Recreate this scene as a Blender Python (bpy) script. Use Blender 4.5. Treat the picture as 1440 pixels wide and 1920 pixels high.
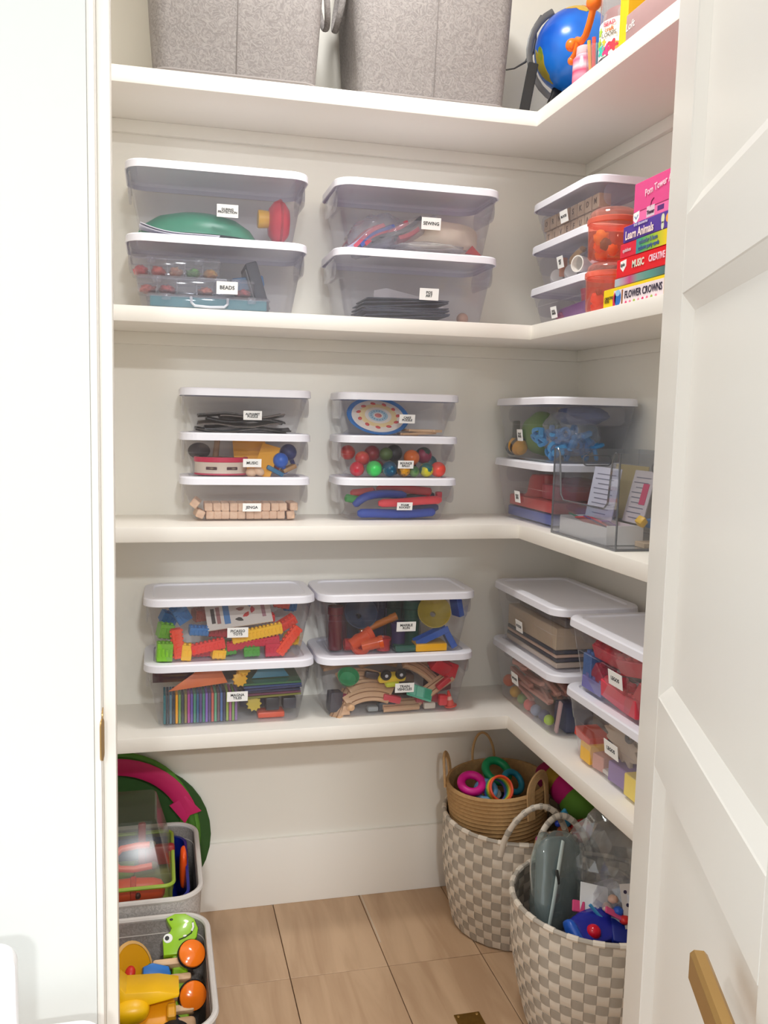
import bpy, bmesh, math, random
from mathutils import Vector, Matrix, Euler, noise

for _o in list(bpy.data.objects):
    bpy.data.objects.remove(_o, do_unlink=True)
scene = bpy.context.scene
COL = scene.collection
random.seed(7)
PI = math.pi

# ------------------------------------------------------------------ camera
cam_data = bpy.data.cameras.new('camera')
cam = bpy.data.objects.new('camera', cam_data)
COL.objects.link(cam)
yaw, pitch, roll = -0.23945602, -0.10736455, 0.02241429
fwd = Vector((-math.sin(yaw) * math.cos(pitch), math.cos(yaw) * math.cos(pitch), math.sin(pitch)))
rgt0 = Vector((math.cos(yaw), math.sin(yaw), 0))
up0 = rgt0.cross(fwd)
rgt = rgt0 * math.cos(roll) + up0 * math.sin(roll)
upv = -rgt0 * math.sin(roll) + up0 * math.cos(roll)
mw = Matrix((rgt, upv, -fwd)).transposed().to_4x4()
mw.translation = Vector((-1.2496, -2.4862, 1.4473))
cam.matrix_world = mw
cam_data.sensor_width = 36.0
cam_data.lens = 1648.49 * 36.0 / 1920.0
cam_data.shift_x = (720 - 695.31) / 1920.0
cam_data.shift_y = (963.42 - 960) / 1920.0
cam_data.clip_start = 0.02
scene.camera = cam

# ------------------------------------------------------------------ world and lights
world = bpy.data.worlds.new('world')
scene.world = world
world.use_nodes = True
wbg = world.node_tree.nodes['Background']
wbg.inputs[0].default_value = (0.935, 0.985, 1.0, 1)
wbg.inputs[1].default_value = 0.70


def area_light(name, loc, size, power, color, rot=(0, 0, 0), shape='DISK', size_y=None):
    d = bpy.data.lights.new(name, 'AREA')
    d.shape = shape
    d.size = size
    if size_y:
        d.size_y = size_y
    d.energy = power
    d.color = color
    o = bpy.data.objects.new(name, d)
    o.location = loc
    o.rotation_euler = rot
    COL.objects.link(o)
    return o


area_light('closet_ceiling_light', (-0.80, -0.72, 2.94), 0.30, 10.0, (0.99, 0.985, 0.96))
area_light('room_downlight', (-0.95, -3.90, 2.94), 0.30, 62.0, (0.965, 0.995, 1.0))
area_light('room_downlight_far', (-1.60, -5.60, 2.94), 0.30, 95.0, (0.965, 0.995, 1.0))
area_light('door_fill_light', (-2.70, -2.60, 2.94), 0.30, 16.0, (0.965, 0.995, 1.0))  # fill lamp added on the left to brighten the open door

vs = scene.view_settings
vs.view_transform = 'Standard'
vs.look = 'None'
vs.gamma = 1.0
vs.use_curve_mapping = False
vs.exposure = 0.50
scene.cycles.transparent_max_bounces = 32
scene.cycles.max_bounces = 12
scene.cycles.diffuse_bounces = 8


# ------------------------------------------------------------------ materials
def lin(c):
    c = c / 255.0
    return c / 12.92 if c <= 0.04045 else ((c + 0.055) / 1.055) ** 2.4


def rgb(*c):
    return (lin(c[0]), lin(c[1]), lin(c[2]), 1)


MATS = {}
ORD = ['lowest', 'second', 'third', 'fourth', 'fifth', 'sixth', 'seventh', 'eighth', 'topmost']


def M(r, g, b, rough=0.45, var=0.06, scale=30.0, metal=0.0, bump=0.0, spec=0.5, sss=0.0, coat=0.0):
    """Plain procedural surface: a base colour with a little noise, optional fine relief."""
    key = ('p', r, g, b, rough, var, scale, metal, bump, spec, sss, coat)
    if key in MATS:
        return MATS[key]
    m = bpy.data.materials.new('surface_%d_%d_%d' % (r, g, b))
    m.use_nodes = True
    nt = m.node_tree
    p = nt.nodes['Principled BSDF']
    p.inputs['Roughness'].default_value = rough
    p.inputs['Metallic'].default_value = metal
    p.inputs['Specular IOR Level'].default_value = spec
    p.inputs['Coat Weight'].default_value = coat
    if sss:
        p.inputs['Subsurface Weight'].default_value = sss
        p.inputs['Subsurface Radius'].default_value = (0.02, 0.02, 0.02)
    tc = nt.nodes.new('ShaderNodeTexCoord')
    nz = nt.nodes.new('ShaderNodeTexNoise')
    nz.inputs['Scale'].default_value = scale
    nz.inputs['Detail'].default_value = 3
    nt.links.new(tc.outputs['Object'], nz.inputs['Vector'])
    mix = nt.nodes.new('ShaderNodeMix')
    mix.data_type = 'RGBA'
    c = rgb(r, g, b)
    mix.inputs[6].default_value = tuple(min(1, x * (1 - var)) for x in c[:3]) + (1,)
    mix.inputs[7].default_value = tuple(min(1, x * (1 + var)) for x in c[:3]) + (1,)
    nt.links.new(nz.outputs['Fac'], mix.inputs[0])
    nt.links.new(mix.outputs[2], p.inputs['Base Color'])
    if bump:
        bp = nt.nodes.new('ShaderNodeBump')
        bp.inputs['Strength'].default_value = bump
        bp.inputs['Distance'].default_value = 0.002
        nt.links.new(nz.outputs['Fac'], bp.inputs['Height'])
        nt.links.new(bp.outputs['Normal'], p.inputs['Normal'])
    MATS[key] = m
    return m


def CLEAR(tint=(240, 240, 244), haze=0.12, hcol=(190, 190, 200), rough=0.06, gloss=1.0, name='clear_plastic'):
    """Clear thin plastic: see-through, slightly milky, with a glossy skin."""
    key = ('c', tint, haze, hcol, rough, gloss)
    if key in MATS:
        return MATS[key]
    m = bpy.data.materials.new(name)
    m.use_nodes = True
    nt = m.node_tree
    nt.nodes.remove(nt.nodes['Principled BSDF'])
    out = nt.nodes['Material Output']
    tr = nt.nodes.new('ShaderNodeBsdfTransparent')
    tr.inputs[0].default_value = rgb(*tint)
    df = nt.nodes.new('ShaderNodeBsdfDiffuse')
    df.inputs[0].default_value = rgb(*hcol)
    tc = nt.nodes.new('ShaderNodeTexCoord')
    nz = nt.nodes.new('ShaderNodeTexNoise')
    nz.inputs['Scale'].default_value = 6.0
    nt.links.new(tc.outputs['Object'], nz.inputs['Vector'])
    mr = nt.nodes.new('ShaderNodeMapRange')
    mr.inputs[3].default_value = haze * 0.8
    mr.inputs[4].default_value = haze * 1.2
    nt.links.new(nz.outputs['Fac'], mr.inputs[0])
    mx = nt.nodes.new('ShaderNodeMixShader')
    nt.links.new(mr.outputs[0], mx.inputs[0])
    nt.links.new(tr.outputs[0], mx.inputs[1])
    nt.links.new(df.outputs[0], mx.inputs[2])
    gl = nt.nodes.new('ShaderNodeBsdfGlossy')
    gl.inputs['Roughness'].default_value = rough
    gl.inputs[0].default_value = (1, 1, 1, 1)
    fr = nt.nodes.new('ShaderNodeLayerWeight')
    fr.inputs[0].default_value = 0.5
    pw = nt.nodes.new('ShaderNodeMath')
    pw.operation = 'POWER'
    pw.inputs[1].default_value = 4.0
    nt.links.new(fr.outputs['Facing'], pw.inputs[0])
    ml = nt.nodes.new('ShaderNodeMath')
    ml.operation = 'MULTIPLY_ADD'
    ml.inputs[1].default_value = 0.70 * gloss
    ml.inputs[2].default_value = 0.03 * gloss
    nt.links.new(pw.outputs[0], ml.inputs[0])
    m2 = nt.nodes.new('ShaderNodeMixShader')
    nt.links.new(ml.outputs[0], m2.inputs[0])
    nt.links.new(mx.outputs[0], m2.inputs[1])
    nt.links.new(gl.outputs[0], m2.inputs[2])
    nt.links.new(m2.outputs[0], out.inputs[0])
    MATS[key] = m
    return m


def TINTED(r, g, b, haze=0.35):
    """Coloured see-through plastic."""
    return CLEAR((r, g, b), haze, (r, g, b), 0.08, 1.0, 'tinted_plastic')


def WOOD(c1, c2, scale=4.0, rough=0.5, stretch=(1, 12, 12), name='wood'):
    key = ('w', c1, c2, scale, rough, stretch)
    if key in MATS:
        return MATS[key]
    m = bpy.data.materials.new(name)
    m.use_nodes = True
    nt = m.node_tree
    p = nt.nodes['Principled BSDF']
    p.inputs['Roughness'].default_value = rough
    tc = nt.nodes.new('ShaderNodeTexCoord')
    oi = nt.nodes.new('ShaderNodeObjectInfo')
    ad = nt.nodes.new('ShaderNodeVectorMath')
    ad.operation = 'ADD'
    sc = nt.nodes.new('ShaderNodeVectorMath')
    sc.operation = 'SCALE'
    sc.inputs['Scale'].default_value = 17.0
    cb = nt.nodes.new('ShaderNodeCombineXYZ')
    for i in range(3):
        nt.links.new(oi.outputs['Random'], cb.inputs[i])
    nt.links.new(cb.outputs[0], sc.inputs[0])
    nt.links.new(tc.outputs['Object'], ad.inputs[0])
    nt.links.new(sc.outputs[0], ad.inputs[1])
    mp = nt.nodes.new('ShaderNodeMapping')
    mp.inputs['Scale'].default_value = stretch
    nt.links.new(ad.outputs[0], mp.inputs[0])
    nz = nt.nodes.new('ShaderNodeTexNoise')
    nz.inputs['Scale'].default_value = scale
    nz.inputs['Detail'].default_value = 6
    nz.inputs['Distortion'].default_value = 0.8
    nt.links.new(mp.outputs[0], nz.inputs['Vector'])
    cr = nt.nodes.new('ShaderNodeValToRGB')
    cr.color_ramp.elements[0].position = 0.35
    cr.color_ramp.elements[0].color = rgb(*c1)
    cr.color_ramp.elements[1].position = 0.65
    cr.color_ramp.elements[1].color = rgb(*c2)
    nt.links.new(nz.outputs['Fac'], cr.inputs[0])
    nt.links.new(cr.outputs[0], p.inputs['Base Color'])
    MATS[key] = m
    return m


def FELT(c1, c2, scale=70.0):
    key = ('f', c1, c2, scale)
    if key in MATS:
        return MATS[key]
    m = bpy.data.materials.new('felt')
    m.use_nodes = True
    nt = m.node_tree
    p = nt.nodes['Principled BSDF']
    p.inputs['Roughness'].default_value = 0.95
    p.inputs['Specular IOR Level'].default_value = 0.1
    tc = nt.nodes.new('ShaderNodeTexCoord')
    nz = nt.nodes.new('ShaderNodeTexNoise')
    nz.inputs['Scale'].default_value = scale
    nz.inputs['Detail'].default_value = 5
    nz.inputs['Distortion'].default_value = 3.5
    nt.links.new(tc.outputs['Object'], nz.inputs['Vector'])
    cr = nt.nodes.new('ShaderNodeValToRGB')
    cr.color_ramp.elements[0].position = 0.38
    cr.color_ramp.elements[0].color = rgb(*c1)
    cr.color_ramp.elements[1].position = 0.62
    cr.color_ramp.elements[1].color = rgb(*c2)
    nt.links.new(nz.outputs['Fac'], cr.inputs[0])
    nt.links.new(cr.outputs[0], p.inputs['Base Color'])
    bp = nt.nodes.new('ShaderNodeBump')
    bp.inputs['Strength'].default_value = 0.35
    bp.inputs['Distance'].default_value = 0.003
    nt.links.new(nz.outputs['Fac'], bp.inputs['Height'])
    nt.links.new(bp.outputs['Normal'], p.inputs['Normal'])
    MATS[key] = m
    return m


def RAMP(stops, axis=1, rough=0.4, k=1.0, off=0.0):
    """Colours printed in bands along one object axis."""
    key = ('r', tuple(stops), axis, rough, k, off)
    if key in MATS:
        return MATS[key]
    m = bpy.data.materials.new('printed_bands')
    m.use_nodes = True
    nt = m.node_tree
    p = nt.nodes['Principled BSDF']
    p.inputs['Roughness'].default_value = rough
    tc = nt.nodes.new('ShaderNodeTexCoord')
    sp = nt.nodes.new('ShaderNodeSeparateXYZ')
    nt.links.new(tc.outputs['Object'], sp.inputs[0])
    ma = nt.nodes.new('ShaderNodeMath')
    ma.operation = 'MULTIPLY_ADD'
    ma.inputs[1].default_value = k
    ma.inputs[2].default_value = off
    nt.links.new(sp.outputs[axis], ma.inputs[0])
    cr = nt.nodes.new('ShaderNodeValToRGB')
    els = cr.color_ramp.elements
    while len(els) < len(stops):
        els.new(0.5)
    for e, (pos, c) in zip(els, stops):
        e.position = pos
        e.color = rgb(*c)
    nt.links.new(ma.outputs[0], cr.inputs[0])
    nt.links.new(cr.outputs[0], p.inputs['Base Color'])
    MATS[key] = m
    return m


def BLOTCH(c1, c2, scale=8.0, rough=0.3, lo=0.5, hi=0.52, c3=None):
    """Two-colour printed blotches (globe, painted balls)."""
    key = ('b', c1, c2, scale, rough, lo, hi, c3)
    if key in MATS:
        return MATS[key]
    m = bpy.data.materials.new('blotched_print')
    m.use_nodes = True
    nt = m.node_tree
    p = nt.nodes['Principled BSDF']
    p.inputs['Roughness'].default_value = rough
    tc = nt.nodes.new('ShaderNodeTexCoord')
    nz = nt.nodes.new('ShaderNodeTexNoise')
    nz.inputs['Scale'].default_value = scale
    nz.inputs['Detail'].default_value = 3
    nt.links.new(tc.outputs['Object'], nz.inputs['Vector'])
    cr = nt.nodes.new('ShaderNodeValToRGB')
    cr.color_ramp.elements[0].position = lo
    cr.color_ramp.elements[0].color = rgb(*c1)
    cr.color_ramp.elements[1].position = hi
    cr.color_ramp.elements[1].color = rgb(*c2)
    if c3:
        e = cr.color_ramp.elements.new(min(1, hi + 0.1))
        e.color = rgb(*c3)
    nt.links.new(nz.outputs['Fac'], cr.inputs[0])
    nt.links.new(cr.outputs[0], p.inputs['Base Color'])
    MATS[key] = m
    return m


PAINT = M(238, 235, 227, rough=0.5, var=0.012, scale=3, bump=0.04)
SHELFP = M(244, 240, 233, rough=0.4, var=0.01, scale=3)
DOORP = M(243, 240, 234, rough=0.32, var=0.008, scale=2)
WHITE = M(246, 245, 247, rough=0.35, var=0.01, scale=5)
LIDW = M(240, 240, 250, rough=0.38, var=0.01, scale=5)
BIN = CLEAR((250, 250, 252), 0.055, (200, 200, 208), 0.05)
BINH = CLEAR((248, 248, 251), 0.115, (196, 196, 208), 0.08)
CARD = M(250, 250, 250, rough=0.6, var=0.01)
INK = M(40, 40, 44, rough=0.7, var=0.02)
BLACK = M(24, 24, 26, rough=0.5)
TAN = WOOD((206, 166, 126), (226, 190, 150), 5, 0.55, (1, 9, 9), 'light_beech')
BRASS = M(190, 152, 92, rough=0.36, metal=0.8, var=0.05)


# ------------------------------------------------------------------ mesh builders
def mk(verts, faces, smooth=False, name='mesh'):
    me = bpy.data.meshes.new(name)
    me.from_pydata([tuple(v) for v in verts], [], faces)
    if smooth:
        for p in me.polygons:
            p.use_smooth = True
    me.update()
    return me


def autosmooth(me, ang=40):
    bm = bmesh.new()
    bm.from_mesh(me)
    bmesh.ops.recalc_face_normals(bm, faces=bm.faces)
    for e in bm.edges:
        e.smooth = not (len(e.link_faces) == 2 and e.calc_face_angle(0) > math.radians(ang))
    for f in bm.faces:
        f.smooth = True
    bm.to_mesh(me)
    bm.free()
    return me


CACHE = {}


def box(sx, sy, sz, bev=0.0, seg=2, base=False):
    """Box centred on the origin (base=True: standing on z=0)."""
    key = ('box', round(sx, 5), round(sy, 5), round(sz, 5), bev, seg, base)
    if key in CACHE:
        return CACHE[key]
    bm = bmesh.new()
    bmesh.ops.create_cube(bm, size=1.0)
    for v in bm.verts:
        v.co.x *= sx
        v.co.y *= sy
        v.co.z = v.co.z * sz + (sz / 2 if base else 0)
    if bev:
        bmesh.ops.bevel(bm, geom=list(bm.edges), offset=bev, segments=seg, affect='EDGES', profile=0.5)
    me = bpy.data.meshes.new('box')
    bm.to_mesh(me)
    bm.free()
    if bev:
        autosmooth(me, 35)
    CACHE[key] = me
    return me


def rr(w, d, r, n=5, cx=0, cy=0):
    """Rounded rectangle outline, counter-clockwise."""
    r = min(r, w / 2 - 1e-4, d / 2 - 1e-4)
    pts = []
    for (sx, sy, a0) in ((1, 1, 0), (-1, 1, 90), (-1, -1, 180), (1, -1, 270)):
        for i in range(n + 1):
            a = math.radians(a0 + 90.0 * i / n)
            pts.append((cx + sx * (w / 2 - r) + r * math.cos(a), cy + sy * (d / 2 - r) + r * math.sin(a)))
    return pts


def loft(rings, cap0=False, cap1=False, closed=True, smooth=True, ang=40):
    n = len(rings[0])
    V, Fc = [], []
    for r in rings:
        V += [tuple(p) for p in r]
    m = n if closed else n - 1
    for i in range(len(rings) - 1):
        for j in range(m):
            a, b = i * n + j, i * n + (j + 1) % n
            Fc.append((a, b, b + n, a + n))
    if cap0:
        Fc.append(tuple(range(n))[::-1])
    if cap1:
        k = (len(rings) - 1) * n
        Fc.append(tuple(range(k, k + n)))
    me = mk(V, Fc)
    if smooth:
        autosmooth(me, ang)
    return me


def rloft(prof, n=5, cap0=False, cap1=False, ang=40):
    """prof: (z, w, d, r[, cx, cy]) rounded rectangles stacked."""
    rings = []
    for p in prof:
        z, w, d, r = p[:4]
        cx, cy = (p[4], p[5]) if len(p) > 4 else (0, 0)
        rings.append([(x, y, z) for x, y in rr(w, d, r, n, cx, cy)])
    return loft(rings, cap0, cap1, ang=ang)


def lathe(prof, n=24, cap0=False, cap1=False, ang=40):
    rings = []
    for r, z in prof:
        rings.append([(r * math.cos(2 * PI * i / n), r * math.sin(2 * PI * i / n), z) for i in range(n)])
    return loft(rings, cap0, cap1, ang=ang)


def tube(pts, r, n=8, closed=False, flat=1.0, cap=True, rad=None):
    """Round tube along a path; flat squeezes it along the path's binormal."""
    P = [Vector(p) for p in pts]
    m = len(P)
    rings = []
    t0 = (P[1] - P[0]).normalized()
    ref = Vector((0, 0, 1)) if abs(t0.z) < 0.9 else Vector((1, 0, 0))
    nrm = (ref - t0 * ref.dot(t0)).normalized()
    for i in range(m):
        if closed:
            t = (P[(i + 1) % m] - P[(i - 1) % m]).normalized()
        else:
            t = (P[min(i + 1, m - 1)] - P[max(i - 1, 0)]).normalized()
        nrm = (nrm - t * nrm.dot(t)).normalized()
        b = t.cross(nrm)
        rr_ = rad[i] if rad else r
        rings.append([P[i] + nrm * (rr_ * math.cos(2 * PI * k / n)) + b * (rr_ * flat * math.sin(2 * PI * k / n)) for k in range(n)])
    if closed:
        rings.append(rings[0])
        me = loft(rings, False, False)
        bm = bmesh.new()
        bm.from_mesh(me)
        bmesh.ops.remove_doubles(bm, verts=bm.verts, dist=1e-6)
        bm.to_mesh(me)
        bm.free()
        return me
    return loft(rings, cap, cap)


def prism(poly, depth, bev=0.0):
    """Outline in x-y extruded along z, centred."""
    n = len(poly)
    V = [(x, y, -depth / 2) for x, y in poly] + [(x, y, depth / 2) for x, y in poly]
    Fc = [tuple(range(n))[::-1], tuple(range(n, 2 * n))]
    for i in range(n):
        j = (i + 1) % n
        Fc.append((i, j, j + n, i + n))
    me = mk(V, Fc)
    bm = bmesh.new()
    bm.from_mesh(me)
    bmesh.ops.recalc_face_normals(bm, faces=bm.faces)
    if bev:
        es = [e for e in bm.edges if abs(e.verts[0].co.z - e.verts[1].co.z) < 1e-6]
        bmesh.ops.bevel(bm, geom=es, offset=bev, segments=2, affect='EDGES', profile=0.5)
    bm.to_mesh(me)
    bm.free()
    if bev or n > 10:
        autosmooth(me, 35)
    return me


def ball(rx, ry=None, rz=None, u=24, v=14):
    ry = ry or rx
    rz = rz or rx
    key = ('ball', rx, ry, rz, u, v)
    if key in CACHE:
        return CACHE[key]
    bm = bmesh.new()
    bmesh.ops.create_uvsphere(bm, u_segments=u, v_segments=v, radius=1.0)
    for w in bm.verts:
        w.co = Vector((w.co.x * rx, w.co.y * ry, w.co.z * rz))
    for f in bm.faces:
        f.smooth = True
    me = bpy.data.meshes.new('ball')
    bm.to_mesh(me)
    bm.free()
    CACHE[key] = me
    return me


def lump(rx, ry, rz, amp=0.15, freq=3.0, seed=0, u=28, v=18, power=1.0):
    """A pillowy or crumpled closed form."""
    bm = bmesh.new()
    bmesh.ops.create_uvsphere(bm, u_segments=u, v_segments=v, radius=1.0)
    for w in bm.verts:
        c = w.co.copy()
        if power != 1.0:
            c = Vector([math.copysign(abs(q) ** power, q) for q in c])
        k = 1 + amp * noise.noise(w.co * freq + Vector((seed * 3.1, seed * 1.7, seed)))
        w.co = Vector((c.x * rx * k, c.y * ry * k, c.z * rz * k))
    for f in bm.faces:
        f.smooth = True
    me = bpy.data.meshes.new('lump')
    bm.to_mesh(me)
    bm.free()
    return me


def torus(R, r, n=32, k=10, arc=1.0, sy=1.0):
    pts = [(R * math.cos(2 * PI * arc * i / n), sy * R * math.sin(2 * PI * arc * i / n), 0) for i in range(n if arc == 1.0 else n + 1)]
    return tube(pts, r, k, closed=(arc == 1.0))


def sheet(w, d, t, fn=None, nx=10, ny=8):
    """A thin sheet of real thickness lying in x-y, bent by fn(x,y)."""
    V, Fc = [], []
    for s in (0, 1):
        for j in range(ny + 1):
            for i in range(nx + 1):
                x, y = w * (i / nx - .5), d * (j / ny - .5)
                V.append((x, y, (fn(x, y) if fn else 0) + s * t))
    N = (nx + 1) * (ny + 1)
    for j in range(ny):
        for i in range(nx):
            a = j * (nx + 1) + i
            Fc.append((a, a + nx + 1, a + nx + 2, a + 1))
            Fc.append((N + a, N + a + 1, N + a + nx + 2, N + a + nx + 1))
    rim = [i for i in range(nx)] + [nx + j * (nx + 1) for j in range(ny)] + [ny * (nx + 1) + i for i in range(nx, 0, -1)] + [j * (nx + 1) for j in range(ny, 0, -1)]
    for i in range(len(rim)):
        a, b = rim[i], rim[(i + 1) % len(rim)]
        Fc.append((a, b, b + N, a + N))
    return autosmooth(mk(V, Fc), 60)


def join(items):
    """Merge (mesh, matrix) pairs into one mesh (one piece of one thing)."""
    bm = bmesh.new()
    for me, mx in items:
        k = len(bm.verts)
        bm.from_mesh(me)
        bm.verts.ensure_lookup_table()
        for v in bm.verts[k:]:
            v.co = mx @ v.co
    me = bpy.data.meshes.new('joined')
    bm.to_mesh(me)
    bm.free()
    return me


def T(x=0, y=0, z=0, rx=0, ry=0, rz=0):
    return Matrix.Translation((x, y, z)) @ Euler((math.radians(rx), math.radians(ry), math.radians(rz))).to_matrix().to_4x4()


def text(body, size, bold=0.0, align='CENTER', sx=1.0, space=1.0):
    key = ('t', body, size, bold, align, sx, space)
    if key in CACHE:
        return CACHE[key]
    cu = bpy.data.curves.new('lettering', 'FONT')
    cu.body = body
    cu.size = size
    cu.align_x = align
    cu.align_y = 'CENTER'
    cu.resolution_u = 2
    cu.offset = bold
    cu.space_line = 0.85
    cu.space_character = space
    cu.extrude = 0.0002
    ob = bpy.data.objects.new('lettering_curve', cu)
    COL.objects.link(ob)
    bpy.context.view_layer.update()
    dg = bpy.context.evaluated_depsgraph_get()
    me = bpy.data.meshes.new_from_object(ob.evaluated_get(dg))
    bpy.data.objects.remove(ob, do_unlink=True)
    bpy.data.curves.remove(cu)
    if sx != 1.0:
        for v in me.vertices:
            v.co.x *= sx
    CACHE[key] = me
    return me


# ------------------------------------------------------------------ objects
def obj(name, me, mat=None, parent=None, mx=None, label=None):
    if mat is not None and len(me.materials) == 0:
        me.materials.append(mat)
    elif mat is not None and me.materials[0] != mat:
        k = ('m', me.name, mat.name)
        if k not in CACHE:
            c = me.copy()
            c.materials.clear()
            c.materials.append(mat)
            CACHE[k] = c
        me = CACHE[k]
    o = bpy.data.objects.new(name, me)
    COL.objects.link(o)
    if parent is not None:
        o.parent = parent
    if mx is not None:
        o.matrix_local = mx
    if label:
        o['label'] = label
    return o


def thing(name, label, cat, mx, group=None):
    o = bpy.data.objects.new(name, None)
    o.empty_display_size = 0.02
    COL.objects.link(o)
    o.matrix_local = mx
    o['label'] = label
    o['category'] = cat
    if group:
        o['group'] = group
    return o


def single(name, me, mat, label, cat, mx, group=None):
    o = obj(name, me, mat, None, mx)
    o['label'] = label
    o['category'] = cat
    if group:
        o['group'] = group
    return o


def struct(name, me, mat, mx=None, parent=None):
    o = obj(name, me, mat, parent, mx)
    if parent is None:
        o['kind'] = 'structure'
    return o


def span(x0, x1, y0, y1, z0, z1, bev=0.0):
    """A box mesh and the matrix that puts it in place."""
    return box(x1 - x0, y1 - y0, z1 - z0, bev), T((x0 + x1) / 2, (y0 + y1) / 2, (z0 + z1) / 2)


def sstruct(name, x0, x1, y0, y1, z0, z1, mat, bev=0.0, parent=None):
    me, mx = span(x0, x1, y0, y1, z0, z1, bev)
    return struct(name, me, mat, mx, parent)

# ================================================================== the setting
HA, HB, HC, HD = 2.2476, 1.7042, 1.1712, 0.6363
TH = 0.038
DB = dict(A=0.279, B=0.278, C=0.279, D=0.276)
DR = dict(A=0.292, B=0.284, C=0.296, D=0.306)
XL = -1.56            # left closet wall
YF = -1.22            # inside of the front wall
YO = -1.335           # room side of the front wall
CEIL = 2.95

# floor: a sub-floor and its boards, each its own piece
fl = sstruct('floor', -3.2, 1.2, -6.6, 0.0, -0.06, -0.012, M(96, 74, 56, rough=0.8))
FLOORW = WOOD((182, 149, 118), (203, 171, 139), 2.6, 0.42, (7, 0.9, 1), 'oak_floor')
bw = 0.2630
xs = [-0.393 - bw * k for k in range(-3, 8)]
rows = [(-0.366, 0.0), (-1.22, -0.366), (-2.07, -1.22)]
for (y0, y1) in rows:
    for i, x in enumerate(xs):
        if x - bw < -2.2 or x > 0.4:
            continue
        me, mx = box(bw - 0.0022, (y1 - y0) - 0.0022, 0.012, 0.0008, 1), T(x - bw / 2, (y0 + y1) / 2, -0.006)
        obj('plank', me, FLOORW, fl, Matrix.Translation(-Vector((-1.0, -3.3, -0.036))) @ mx)
# pale filler in one joint by the back wall
single('floor_joint_filler', box(0.0045, 0.25, 0.0012), M(205, 186, 164, rough=0.7), 'pale filler strip in the floorboard joint at the back wall', 'filler', T(-0.651, -0.135, 0.0008))

# walls
sstruct('wall_back', XL - 0.1, 0.1, 0.0, 0.1, -0.03, CEIL, PAINT)
sstruct('wall_right', 0.0, 0.1, YF, 0.0, -0.03, CEIL, PAINT)
sstruct('wall_left', XL - 0.1, XL, YF, 0.0, -0.03, CEIL, PAINT)
sstruct('ceiling', -3.2, 1.2, -6.6, 0.1, CEIL, CEIL + 0.08, M(245, 243, 239, rough=0.8, var=0.01))
sstruct('wall_front_left', -3.2, -1.3306, YO, YF, -0.03, CEIL, M(216, 218, 215, rough=0.6, var=0.01, scale=3, bump=0.03))
sstruct('wall_front_right', -0.450, 1.2, YO, YF, -0.03, CEIL, PAINT)
sstruct('wall_front_header', -1.3306, -0.450, YO, YF, 2.46, CEIL, PAINT)
# door lining: jambs and stops
sstruct('trim_1', -1.3305, -1.3216, YO + 0.004, YF + 0.001, 0.0, 2.46, DOORP, 0.0015)
sstruct('trim_2', -1.3216, -1.3050, -1.290, -1.255, 0.0, 2.44, DOORP, 0.002)
sstruct('trim_3', -0.4670, -0.4500, YO - 0.001, YF + 0.001, 0.0, 2.46, DOORP, 0.0015)
sstruct('trim_4', -1.3216, -0.4670, YO, YF, 2.442, 2.46, DOORP)

# strike plate on the left jamb
sp_ = thing('strike_plate', 'brass strike plate let into the left door jamb', 'strike plate', T(-1.3212, -1.312, 1.024, 0, 0, 0))
obj('plate', prism([(x, y) for x, y in rr(0.026, 0.068, 0.006, 4)], 0.0016), BRASS, sp_, T(0, 0.004, 0, 90, 0, 90))
obj('lip', prism([(x, y) for x, y in rr(0.016, 0.056, 0.008, 4)], 0.0016), BRASS, sp_, T(0.0005, -0.017, 0, 90, 0, 78))
obj('latch_hole', prism([(x, y) for x, y in rr(0.011, 0.026, 0.002, 2)], 0.0006), M(70, 52, 30, rough=0.6), sp_, T(0.001, 0.005, 0, 90, 0, 90))

# shelves, one L-shaped board each, and the cleats that carry them
SHLAB = dict(A='white L-shaped top shelf carrying the grey felt baskets',
             B='white L-shaped second shelf carrying the tall milky bins and game boxes',
             C='white L-shaped third shelf carrying the small three-bin stacks',
             D='white L-shaped lowest shelf above the floor baskets')
tn = 5
for s, h in zip('ABCD', (HA, HB, HC, HD)):
    d1, d2 = DB[s], DR[s]
    poly = [(XL, -0.0005), (XL, -d1), (-d2, -d1), (-d2, YF), (-0.0005, YF), (-0.0005, -0.0005)]
    single('shelf', prism(poly, TH, 0.0018), SHELFP, SHLAB[s], 'shelf', T(0, 0, h - TH / 2))
    zc = h - TH - 0.0327
    sstruct('trim_%d' % tn, XL, 0.0, -0.016, 0.0, zc, h - TH, PAINT, 0.001); tn += 1
    sstruct('trim_%d' % tn, -0.016, 0.0, YF, -0.016, zc, h - TH, PAINT, 0.001); tn += 1
sstruct('baseboard_back', XL, 0.0, -0.012, 0.0, 0.0, 0.2057, SHELFP, 0.002)
sstruct('baseboard_right', -0.012, 0.0, YF, -0.012, 0.0, 0.2057, SHELFP, 0.002)
sstruct('baseboard_left', XL, XL + 0.012, YF, -0.012, 0.0, 0.2057, SHELFP, 0.002)

# ------------------------------------------------------------------ the door, swung open into the room
DA = math.radians(21.5)
dx, dy = -math.sin(DA), -math.cos(DA)
# local x runs along the door from its hinge, local y points out of the visible face, z up
door = bpy.data.objects.new('door_1', None)
COL.objects.link(door)
door['kind'] = 'structure'


def dpart(name, x0, x1, y0, y1, z0, z1, mat=DOORP, bev=0.0015):
    """Door pieces given in door coordinates (along, out of the face, up), placed in the world."""
    me = box(x1 - x0, y1 - y0, z1 - z0, bev, 1)
    c = Vector(((x0 + x1) / 2, (y0 + y1) / 2, (z0 + z1) / 2))
    w = Vector((-0.5452, -1.3352, 0)) + Vector((dx, dy, 0)) * c.x + Vector((dy, -dx, 0)) * c.y + Vector((0, 0, c.z))
    return obj(name, me, mat, door, Matrix.Translation(w) @ Matrix.Rotation(math.atan2(dy, dx), 4, 'Z'))


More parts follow.
